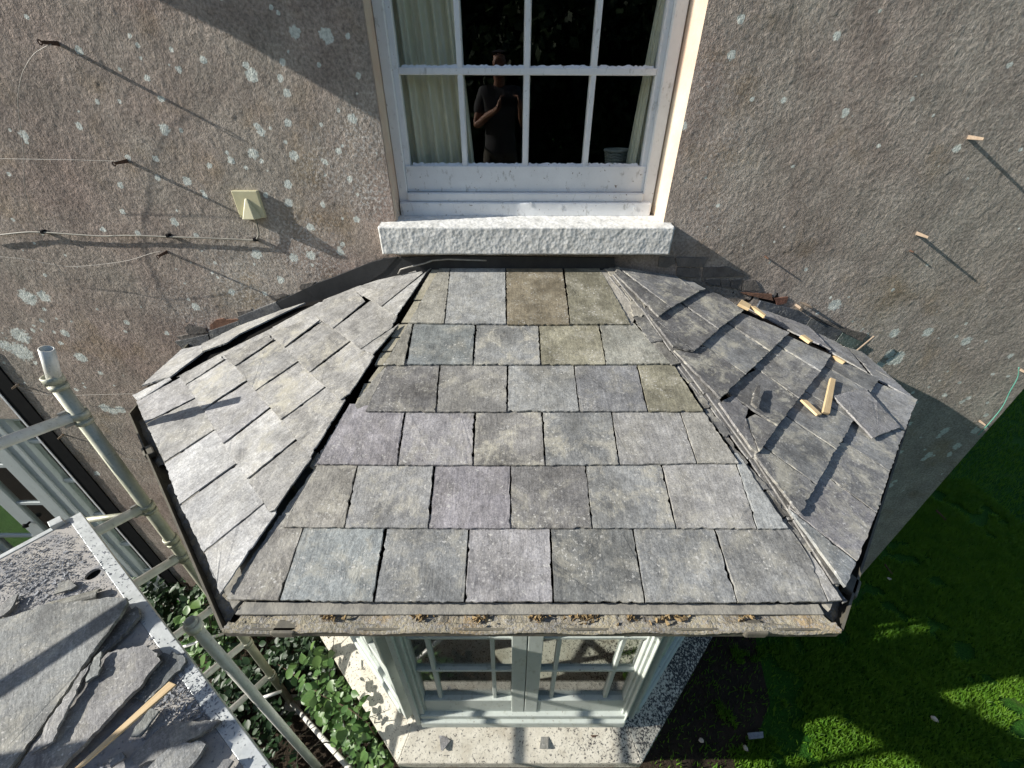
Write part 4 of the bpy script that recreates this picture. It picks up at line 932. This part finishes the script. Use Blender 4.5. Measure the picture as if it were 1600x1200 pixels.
# ------------------------------------------------------------------ slates and offcuts on the platform
def flatplane(z): return (r(0, 0, z), Vector((0, 0, 1)))
UPD = Vector((-.64, .77, 0)).normalized()
def deck_slate(px, z, th, col, label, tilt=0, tdir=None, lich=.3, grp='slates heaped on the platform'):
    n = Vector((0, 0, 1))
    if tdir is not None: n = (n+Vector((tdir[0], tdir[1], 0))*tilt).normalized()
    c0_ = PZ(sum(p[0] for p in px)/len(px), sum(p[1] for p in px)/len(px), z)
    o = slate(px, (c0_, n), col, lich, ext=0, name='heaped_slate', tilt=0, th=th, up=(UPD-n*UPD.dot(n)).normalized(), chip=1.5, rag=.0018); unparent(o); tag(o, label, 'slate', grp)
    return o
deck_slate([(259,1022),(288,1026),(292,1037),(265,1065),(230,1100),(205,1090),(225,1050)], -1.592, .012, (.17,.20,.21), 'blue grey slate half under the long slate beside the deck edge')
deck_slate([(-60,990),(75,947),(176,936),(200,936),(202,944),(192,962),(128,1050),(60,1150),(10,1215),(-60,1290)], -1.555, .013, (.29,.31,.30), 'largest greenish grey slate on the platform crossed by a shadow band', .05, (.5, -.6), .5)
deck_slate([(70,950),(150,1000),(215,950),(222,965),(150,1040),(60,1080),(-20,1140),(-40,1010)], -1.588, .014, (.20,.21,.22), 'dark slate lying flat beneath the largest slate')
deck_slate([(199,1015),(231,1012),(244,1022),(253,1035),(230,1062),(205,1090),(150,1148),(120,1180),(60,1250),(-10,1270),(60,1160),(130,1085),(150,1045),(172,1022)], -1.570, .013, (.27,.265,.265), 'long brownish grey slate next to the pine strip', .06, (-.3, .3), .4)
deck_slate([(52,1179),(85,1160),(104,1118),(144,1037),(128,1052),(101,1093),(70,1140)], -1.545, .008, (.30,.30,.30), 'thin pointed slate sliver between the two biggest slates')
deck_slate([(160,1019),(158,1036),(155,1056),(146,1060),(136,1067),(142,1048),(149,1029)], -1.548, .008, (.28,.31,.29), 'short stubby slate chip beside the thin sliver')
deck_slate([(209,1187),(232,1160),(256,1138),(288,1129),(347,1128),(330,1142),(306,1155),(250,1187),(220,1200)], -1.585, .012, (.25,.25,.24), 'leaf shaped slate with a brown face near the deck edge', .10, (-.5, .5), .5)
deck_slate([(231,1206),(250,1186),(269,1170),(295,1163),(316,1160),(324,1165),(316,1180),(300,1200),(280,1225),(220,1235)], -1.575, .013, (.26,.28,.29), 'rounded blue grey slate at the bottom of the platform', .08, (-.4, .5))
deck_slate([(351,1189),(360,1187),(366,1190),(356,1205),(345,1225),(330,1225),(338,1205)], -1.580, .010, (.27,.28,.29), 'small slate piece at the very bottom by the deck rail', .1, (-.5, .5))
deck_slate([(236,1108),(250,1112),(236,1130),(222,1150),(206,1152),(220,1130)], -1.585, .008, (.24,.27,.26), 'small jagged slate chip right of the pine strip')
deck_slate([(170,1186),(192,1176),(198,1184),(175,1200)], -1.585, .008, (.24,.26,.27), 'little square slate chip under the pine strip')
deck_slate([(85,930),(112,922),(121,916),(108,908),(92,912)], -1.588, .006, (.30,.31,.29), 'triangular slate flake near the round hole in the deck', grp='slate flakes by the hole in the platform')
deck_slate([(-10,955),(12,940),(30,930),(22,948),(8,962),(-15,975)], -1.585, .008, (.33,.34,.33), 'pale slate flake at the left picture edge on the deck')
stick('wood_strip', [(112,1208),(132,1197),(277,1071),(266,1066)], flatplane(-1.548), .0, .008, M['pine'], None, 'long pale pine batten lying across the slates on the platform', 'wood strip')
# curved clay fragment
a_ = PZ(70, 948, -1.575); b_ = PZ(152, 926, -1.575); t = (b_-a_).normalized(); q_ = Vector((0, 0, 1)).cross(t); mb = MB(); R_ = .024; N = 9
ri = []
for c_ in (a_, b_):
    for rad in (R_, R_-.005): ri.append([c_+q_*(rad*math.cos(math.pi*k/(N-1)))+Vector((0, 0, 1))*(rad*math.sin(math.pi*k/(N-1))-.018) for k in range(N)])
mb.hull(ri[0]+ri[1][::-1], ri[2]+ri[3][::-1]); ft = mb.build('curved_fragment', M['slate'], smooth=False); ft.color = (.27, .27, .24, .5)
tag(ft, 'curved grey pipe fragment lying above the largest slate', 'pipe fragment')
# chips and dust
rc = random.Random(21); mb = MB()
def chip_at(u, v, s):
    c_ = PZ(u, v, ZD+.003); n_ = rc.randint(3, 5); an = sorted(rc.uniform(0, 6.283) for _ in range(n_)); el = rc.uniform(.35, 1); ro = rc.uniform(0, 3.14)
    P = []
    for q in an:
        x_, y_ = math.cos(q)*s, math.sin(q)*s*el; P.append(c_+Vector((x_*math.cos(ro)-y_*math.sin(ro), x_*math.sin(ro)+y_*math.cos(ro), rc.uniform(-.001, .002))))
    tt_ = rc.uniform(.0006, .0025); mb.hull(P, [p+Vector((0, 0, tt_)) for p in P])
def on_deck(u, v): 
    p = PZ(u, v, ZD)-CAM; d_ = Vector((p.x, p.y))-c0; return d_.dot(nrm) > .003 and d_.dot(nrm) < WD and d_.dot(LD) > .01
for k in range(5200):
    u, v = (rc.gauss(60, 55), rc.gauss(895, 35)) if k < 2600 else ((rc.uniform(0, 430), rc.uniform(830, 1200)) if k < 4000 else (rc.gauss(290, 40), rc.gauss(1090, 35)))
    if on_deck(u, v) and math.hypot(u-145, v-897) > 13: chip_at(u, v, rc.choice([.0015, .002, .003, .004, .006, .010 if rc.random() < .3 else .003]))
tag(mb.build('slate_chips', M['chips'], fix=False), 'grey slate chips and dust strewn over the platform', 'slate chips', kind='stuff')

# ------------------------------------------------------------------ small bits on the bay sill
def sill_bit(px, z, th, mat, label, nm='slate_chip', cat='slate chip', col=None):
    A = [PZ(u, v, z) for u, v in px]; mb = MB(); mb.hull(A, [a_+Vector((0, 0, th)) for a_ in A]); o = mb.build(nm, mat); tag(o, label, cat)
    if col: o.color = col
sill_bit([(686,1145),(704,1158),(692,1174),(689,1172)], -3.39, .012, M['slate'], 'grey triangular slate chip on the left of the lower white sill', col=(.3,.3,.31,.2))
sill_bit([(845,1152),(857,1152),(856,1171),(843,1170)], -3.39, .012, M['slate'], 'small upright slate chip in the middle of the lower sill', col=(.3,.3,.28,.2))
sill_bit([(919,1146),(930,1142),(937,1149),(926,1153)], -3.385, .008, M['rust'], 'brown dead leaf scrap on the lower sill', 'dead_leaf', 'dead leaf')

# ------------------------------------------------------------------ flower bed, plants, lawn
A = offs(-.35); bed = [(p.x, p.y-2.2) for p in A]; bed[0] = (-14, -.02); bed[1] = (-14, -10); bed[2] = (-1.2, -9); bed[-1] = (bed[-1][0]+.05, -.02)  # bed stretched far left and forward so the door glass reflects dark
sheet('flower_bed', bed, .004, M['soil'])
def leaf_mesh(name, mat, n=8, asp=.62, fold=.18):
    V_ = [(0, 0, 0)]; top = []
    for k in range(1, n):
        t = k/n; w_ = asp*.5*math.sin(math.pi*t**.8); V_ += [(-w_, t, fold*w_), (0, t, -.06*t*t), (w_, t, fold*w_)]
    V_.append((0, 1, -.1)); F_ = [(0, 2, 1), (0, 3, 2)]
    for k in range(n-2):
        a_ = 1+3*k; F_ += [(a_, a_+1, a_+4, a_+3), (a_+1, a_+2, a_+5, a_+4)]
    a_ = 1+3*(n-2); e = len(V_)-1; F_ += [(a_, a_+1, e), (a_+1, a_+2, e)]
    me = bpy.data.meshes.new(name); me.from_pydata(V_, [], F_); me.materials.append(mat); me.shade_smooth(); return me
LM = [leaf_mesh('leaf', M['leaf'], asp=a_) for a_ in (.62, .72, .82)]; LMD = [leaf_mesh('leaf', M['dark_leaf'], asp=a_) for a_ in (.6, .75)]
def outside(p, d):                                          # distance outside the bay outline (rel plan)
    o = offs(d); t = (o[2]-o[1]).normalized(); n = Vector((-t.y, t.x)); return (Vector((p.x, p.y+2.2))-o[1]).dot(n) < 0
def clear(p): return (p.x*.586+(p.y+2.2)*.81) > .055       # the scaffold standard stands free on this side
def clear2(p): o_ = p.x*.586+(p.y+2.2)*.81; return not (-.05 < o_ < .05 or (-.14 < o_ < -.07 and p.y < -1.3))
def leaf_matrix(p, rr, size, upb=.9):
    n = Vector((rr.gauss(-.25, .45), rr.gauss(-.25, .45), upb)).normalized(); t = Vector((rr.gauss(0, 1), rr.gauss(0, 1), rr.gauss(-.2, .3))); t = (t-n*t.dot(n)).normalized(); s_ = t.cross(n)
    mw = Matrix((s_*size, t*size, n*size)).transposed().to_4x4(); mw.translation = p; return mw
def bush(name, label, cen, rad, nleaf, nparts, size, meshes, stems, seed, test=None, mat='leaf', mid=None):
    rr = random.Random(seed); root = thing(name, Vector((cen.x, cen.y, 0)), label, 'shrub')
    mb = MB(); tips = []
    for k in range(stems):
        b = Vector((cen.x+rr.uniform(-.3, .3)*rad.x, cen.y+rr.uniform(-.3, .3)*rad.y, 0)); e = Vector((cen.x+rr.gauss(0, .45)*rad.x, cen.y+rr.gauss(0, .45)*rad.y, cen.z+rr.uniform(-.2, .9)*rad.z)); m_ = (b+e)/2+Vector((rr.uniform(-.1, .1), rr.uniform(-.1, .1), .12))
        mb.tube([b, m_, e], [.006, .0045, .002], 5); tips.append((b, m_, e))
    mb.build('stem', M['bark'], root)
    Vv, Ff = [], []; done = 0; tries = 0; me0 = meshes[0]; base = [v_.co.copy() for v_ in me0.vertices]; polys = [tuple(p.vertices) for p in me0.polygons]
    while done < nleaf and tries < nleaf*8:
        tries += 1; d_ = Vector((rr.gauss(0, 1), rr.gauss(0, 1), rr.gauss(0, 1))).normalized()*(rr.random()**.45)
        p = Vector((cen.x+d_.x*rad.x, cen.y+d_.y*rad.y, cen.z+d_.z*rad.z))
        if p.z < .02 or (test and not test(p)): continue
        if float(vnoise(np.array([p.x*1.3+p.z]), np.array([p.y+p.z*.7]), .16, seed)[0]) < -.12: continue
        s_ = size*rr.choice([rr.uniform(.4, .8), rr.uniform(.8, 1.3)]); mw = leaf_matrix(p, rr, s_); done += 1
        if done <= nparts and d_.z > -.2:
            o = bpy.data.objects.new('leaf', rr.choice(meshes)); link(o, mw, root)
        else:
            i0 = len(Vv); Vv += [tuple(mw @ c) for c in base]; Ff += [tuple(i0+q for q in f_) for f_ in polys]
    me = bpy.data.meshes.new('foliage'); me.from_pydata(Vv, [], Ff); me.materials.append(M[mat]); me.shade_smooth()
    o = bpy.data.objects.new('foliage', me); link(o, Matrix(), root); tag(o, kind='stuff'); return root
bush('bramble', 'green bramble growing against the left side of the lower sill', r(-1.22, 1.14, -3.62), Vector((.46, .50, .46)), 380, 190, .074, LM, 16, 3, lambda p: outside(p, .21) and clear(p))
bush('bramble', 'low green bramble under the scaffold poles at the bottom', r(-.86, .70, -3.8), Vector((.45, .36, .38)), 240, 80, .070, LM, 9, 5, lambda p: outside(p, .21) and clear(p))
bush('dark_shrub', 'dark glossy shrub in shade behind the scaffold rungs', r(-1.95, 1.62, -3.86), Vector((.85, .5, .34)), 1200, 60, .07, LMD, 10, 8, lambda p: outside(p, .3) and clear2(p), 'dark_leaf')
bush('laurel', 'pale leaved shrub by the wall below the scaffold rungs', r(-2.55, 1.75, -3.75), Vector((.32, .30, .40)), 240, 90, .085, LM, 7, 12)
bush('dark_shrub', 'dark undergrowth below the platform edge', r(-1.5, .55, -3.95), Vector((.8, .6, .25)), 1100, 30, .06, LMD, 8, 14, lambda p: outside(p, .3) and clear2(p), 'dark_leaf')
bush('dark_shrub', 'dark shrub in the bed below the white door', PZ(268, 925, -3.85), Vector((.55, .45, .34)), 1000, 10, .07, LMD, 8, 17, lambda p: p.y < -.1, 'dark_leaf')
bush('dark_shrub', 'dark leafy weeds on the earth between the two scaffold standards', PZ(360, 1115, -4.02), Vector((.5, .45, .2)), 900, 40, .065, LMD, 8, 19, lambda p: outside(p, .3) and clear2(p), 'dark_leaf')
# trailing bramble cane
mb = MB(); mb.tube([PZ(u, v, z) for u, v, z in ((430,1035,-3.7),(470,1062,-3.55),(500,1085,-3.5),(545,1107,-3.45),(575,1130,-3.44),(586,1150,-3.5))], .0028, 6); tag(mb.build('bramble_cane', M['rust'], smooth=True), 'bare reddish bramble cane arching towards the lower sill', 'cane')
# lawn grass
def grass(name, n, region, hmin, hmax, seed, label):
    g = np.random.default_rng(seed); xs, ys = [], []
    while sum(map(len, xs)) < n:
        x = g.uniform(region[0], region[1], n); y = g.uniform(region[2], region[3], n)
        k = vnoise(x, y, .35, 31)+.6*vnoise(x, y, .09, 32)
        inside = k > -.32
        # keep off the flower bed and the house
        inb = (y > -2.2-.0) & (x < 2.35) & (y > -1.75-.0) & (x+y*-1.0 < 3.05+.12*np.sin(y*9))
        kk = vnoise(x, y, .25, 40)+.7*vnoise(x, y, .08, 44); inside &= ~((x - y < 3.05+1.1*kk) & (x < 2.55+.9*kk) & (y > -2.3+.5*kk) & (g.random(n) > .06)); inside &= ~((y > -.03) & (x < HX1+.02))
        xs.append(x[inside]); ys.append(y[inside])
    x = np.concatenate(xs)[:n]; y = np.concatenate(ys)[:n]
    h = g.uniform(hmin, hmax, n); a_ = g.uniform(0, 6.283, n); wd = g.uniform(.0025, .0055, n); ln = g.uniform(.1, .8, n)*h
    la = g.normal(1.0, 1.2, n)
    dxv, dyv = np.cos(a_)*wd, np.sin(a_)*wd; lx, ly = np.cos(la)*ln, np.sin(la)*ln
    V_ = np.empty((n, 5, 3)); zz_ = np.zeros(n)
    V_[:, 0] = np.stack([x-dxv, y-dyv, zz_], -1); V_[:, 1] = np.stack([x+dxv, y+dyv, zz_], -1)
    V_[:, 2] = np.stack([x+dxv*.8+lx*.4, y+dyv*.8+ly*.4, h*.6], -1); V_[:, 3] = np.stack([x-dxv*.8+lx*.4, y-dyv*.8+ly*.4, h*.6], -1); V_[:, 4] = np.stack([x+lx, y+ly, h], -1)
    b_ = np.arange(n)*5
    T = np.concatenate([np.stack([b_, b_+1, b_+2], -1), np.stack([b_, b_+2, b_+3], -1), np.stack([b_+3, b_+2, b_+4], -1)])
    tag(np_mesh(name, V_.reshape(-1, 3), T, M['grass']), label, 'grass', kind='stuff')
grass('grass', 190000, (1.0, 6.2, -2.4, 1.6), .025, .06, 41, 'short green lawn grass to the right of the bay')
grass('grass', 90000, (5.5, 13, -2.4, 7), .03, .075, 42, 'lawn grass farther out beyond the house corner')
# bits on the ground
def ground_bit(name, u, v, s, mat, label, cat, seed):
    rr = random.Random(seed); c_ = PZ(u, v, -4.185); n_ = 6; A = [c_+Vector((math.cos(k*1.047)*s*rr.uniform(.6, 1.1), math.sin(k*1.047)*s*rr.uniform(.6, 1.1), .02)) for k in range(n_)]
    mb = MB(); mb.hull(A, [c_+(a_-c_)*.7+Vector((0, 0, s*.5)) for a_ in A]); tag(mb.build(name, mat, bevel=.004), label, cat)
ground_bit('pebble', 1458, 1125, .035, M['reveal'], 'pale stone lying on the shaded lawn left of the sunlit patch', 'stone', 1)
ground_bit('pebble', 1388, 906, .025, M['reveal'], 'small pale stone on the lawn just right of the gutter corner', 'stone', 2)
ground_bit('pebble', 1163, 1170, .03, M['reveal'], 'small pale stone on the earth below the right sill', 'stone', 3)
ground_bit('pebble', 1095, 1158, .028, M['reveal'], 'pale stone on dark earth close to the right sill end', 'stone', 4)
A = [PZ(u, v, -4.17) for u, v in ((1167,1146),(1191,1144),(1192,1154),(1170,1156))]; mb = MB(); mb.hull(A, [a_+Vector((0, 0, .02)) for a_ in A]); tag(mb.build('brick', M['chips'], bevel=.003), 'grey rectangular brick piece on the earth right of the bay', 'brick')

# ------------------------------------------------------------------ the photographer (seen reflected in the sash) on a hop-up step
hop = thing('hop_up', r(-.2, -.32, -1.6), 'low timber hop up step on the platform under the photographer', 'step')
for nm, b in (('tread', (-.25, .25, -.15, .15, .235, .26)), ('leg', (-.22, -.19, -.14, .14, .004, .235)), ('leg', (.19, .22, -.14, .14, .004, .235))):
    mb = MB(); o3 = r(-.2, -.32, -1.6); mb.obox(o3, Vector((LD.x, LD.y, 0)), Vector((-LD.y, LD.x, 0)), Vector((0, 0, 1)), *b); mb.build(nm, M['pine'], hop)
def skin_obj(name, verts, edges, radii, mat, parent, root=0, sub_=2):
    me = bpy.data.meshes.new(name); me.from_pydata([tuple(v_) for v_ in verts], edges, []); o = bpy.data.objects.new(name, me); link(o, Matrix(), parent)
    me.materials.append(mat); sk_ = o.modifiers.new('skin', 'SKIN'); sk_.use_smooth_shade = True
    for k, v_ in enumerate(me.skin_vertices[0].data):
        q = radii[k]; v_.radius = q if isinstance(q, tuple) else (q, q); v_.use_root = (k == root)
    sb = o.modifiers.new('subdivision', 'SUBSURF'); sb.levels = sub_; sb.render_levels = sub_; return o
FZ = -1.34; bx, by = -.10, -.36
def b3(x, y, z): return r(bx+x, by+y, FZ+z)
per = thing('person', b3(0, 0, 0), 'person in grey t-shirt and khaki shorts holding a phone, reflected in the window', 'person')
bv, be, br_ = [], [], []
def jv(p, q, par=None):
    bv.append(p); br_.append(q)
    if par is not None: be.append((par, len(bv)-1))
    return len(bv)-1
pel = jv(b3(0, 0, .96), (.15, .10)); ab = jv(b3(0, .0, 1.12), (.135, .09), pel); ch = jv(b3(0, -.02, 1.33), (.155, .105), ab); nk0 = jv(b3(0, -.02, 1.45), (.07, .065), ch)
nk = jv(b3(0, .0, 1.52), .052, nk0); hd0 = jv(b3(0, .03, 1.60), (.065, .078), nk); hd1 = jv(b3(0, .035, 1.68), (.075, .09), hd0); hd2 = jv(b3(0, .02, 1.745), (.055, .065), hd1); nose = jv(b3(0, .135, 1.625), .012, hd0)
def arm(sx, hand):
    sh_ = jv(b3(.17*sx, -.02, 1.41), .062, ch if True else nk0); el = jv(b3(.25*sx, .03, 1.13), .042, sh_); m_ = jv(b3((.25*sx+hand[0]-bx)/2*1.02, .14, (1.13+hand[2]-FZ)/2-.01), .036, el)
    wr = jv(r(hand[0]+.02*sx, hand[1]-.05, hand[2]-.06), .024, m_); pm = jv(r(hand[0]+.012*sx, hand[1]-.025, hand[2]-.01), (.034, .018), wr)
    for k in range(4):
        f0 = jv(r(hand[0]-.002*sx, hand[1]-.02+.0, hand[2]+.03-.02*k+.01), .0095, pm); f1 = jv(r(hand[0]-.022*sx, hand[1]-.034, hand[2]+.032-.021*k+.01), .0085, f0); jv(r(hand[0]-.045*sx, hand[1]-.034, hand[2]+.032-.02*k+.008), .0075, f1)
    t0 = jv(r(hand[0]+.0*sx, hand[1]-.055, hand[2]-.02), .0105, wr); jv(r(hand[0]-.03*sx, hand[1]-.062, hand[2]+.0), .0085, t0)
    return sh_, el
aL = arm(-1, (-.085, -.03, .01)); aR = arm(1, (.085, -.03, .01))
for sx in (-1, 1):
    hp = jv(b3(.095*sx, 0, .88), (.088, .09), pel); kn = jv(b3(.11*sx, .02, .49), .055, hp); cf = jv(b3(.115*sx, -.01, .33), .052, kn); an_ = jv(b3(.12*sx, -.02, .09), .034, cf); ft_ = jv(b3(.13*sx, .05, .045), (.042, .034), an_); jv(b3(.14*sx, .15, .035), (.038, .024), ft_)
skin_obj('body', bv, be, br_, M['skin'], per)
sv = [b3(0, 0, .80), b3(0, 0, 1.12), b3(0, -.02, 1.33), b3(0, -.02, 1.455), b3(-.17, -.02, 1.415), b3(-.225, .012, 1.22), b3(.17, -.02, 1.415), b3(.225, .012, 1.22)]
skin_obj('t_shirt', sv, [(0, 1), (1, 2), (2, 3), (2, 4), (4, 5), (2, 6), (6, 7)], [(.19, .14), (.168, .122), (.176, .126), (.085, .075), .078, .068, .078, .068], M['grey_cotton'], per)
sv = [b3(0, 0, 1.0), b3(-.095, 0, .86), b3(-.108, .01, .56), b3(.095, 0, .86), b3(.108, .01, .56)]
skin_obj('shorts', sv, [(0, 1), (1, 2), (0, 3), (3, 4)], [(.162, .112), (.105, .105), .085, (.105, .105), .085], M['khaki_cotton'], per)
skin_obj('hair', [b3(0, .0, 1.66), b3(0, .005, 1.73), b3(0, -.03, 1.70)], [(0, 1), (0, 2)], [(.082, .085), (.07, .08), (.07, .07)], M['dark_hair'], per)
mb = MB(); mb.box(-.078, .078, -2.2-.034, -2.2-.026, 4.2-.037, 4.2+.037); ph = mb.build('phone', M['phone_black'], bevel=.004); tag(ph, 'dark phone held level in both hands of the photographer', 'phone')

# ------------------------------------------------------------------ trees behind the camera (reflected in the panes)
def tree(x, y, h, w_, seed, label):
    rr = random.Random(seed); root = thing('tree', Vector((x, y, 0)), label, 'tree', 'trees across the garden')
    mb = MB(); mb.tube([(x, y, 0), (x+rr.uniform(-.2, .2), y, h*.35), (x+rr.uniform(-.4, .4), y+.2, h*.8)], [.22, .16, .05], 8)
    for k in range(9):
        z0 = h*rr.uniform(.15, .7); an = rr.uniform(0, 6.283); mb.tube([(x, y, z0), (x+math.cos(an)*w_*.5, y+math.sin(an)*w_*.5, z0+.5), (x+math.cos(an)*w_*.9, y+math.sin(an)*w_*.9, z0+1.1)], [.07, .05, .015], 5)
    mb.build('trunk', M['bark'], root)
    g = np.random.default_rng(seed); n = 15000; cl = 60
    cc = g.normal(0, 1, (cl, 3)); cc /= np.linalg.norm(cc, axis=1)[:, None]; cc *= g.random((cl, 1))**.4
    cc = cc*np.array([w_, w_, h*.46])+np.array([x, y, h*.54]); pick = g.integers(0, cl, n)
    p = cc[pick]+g.normal(0, 1, (n, 3))*np.array([.34, .34, .30])*w_*.55; p[:, 2] = np.maximum(p[:, 2], .15)
    s_ = g.uniform(.07, .17, n); a_ = g.normal(0, 1, (n, 3)); a_ /= np.linalg.norm(a_, axis=1)[:, None]; b_ = np.cross(a_, g.normal(0, 1, (n, 3))); b_ /= np.linalg.norm(b_, axis=1)[:, None]
    a_ *= s_[:, None]; b_ *= s_[:, None]*.6
    V_ = np.stack([p-a_, p+b_, p+a_, p-b_], 1).reshape(-1, 3); F_ = np.arange(n*4).reshape(-1, 4)
    o = np_mesh('crown', V_, F_, M['tree_leaf'], root); tag(o, kind='stuff')
for k, (x, y, h, w_) in enumerate(((-9.5, -14, 9, 2.6), (-6.2, -12.5, 7.5, 2.3), (-3.0, -13.5, 9.5, 2.7), (.2, -12.0, 8.2, 2.5), (3.4, -13.2, 9.4, 2.7), (6.6, -12.2, 8, 2.4), (9.8, -13.5, 9, 2.6), (-1.5, -17, 11, 3), (4.5, -17.5, 11, 3), (-7.5, -17.5, 11, 3), (12.5, -11.5, 9, 2.6))):
    tree(x, y, h, w_, 100+k, ('tall' if h > 10 else 'mid height' if h >= 9 else 'shorter')+' dark evergreen tree '+('in the back row' if y < -16 else 'in the front row')+' across the garden, '+
         ['leftmost', 'second from left', 'third from left', 'straight behind the photographer', 'right of centre', 'third from right', 'second from right', 'in the middle', 'on the right', 'on the left', 'rightmost'][k])
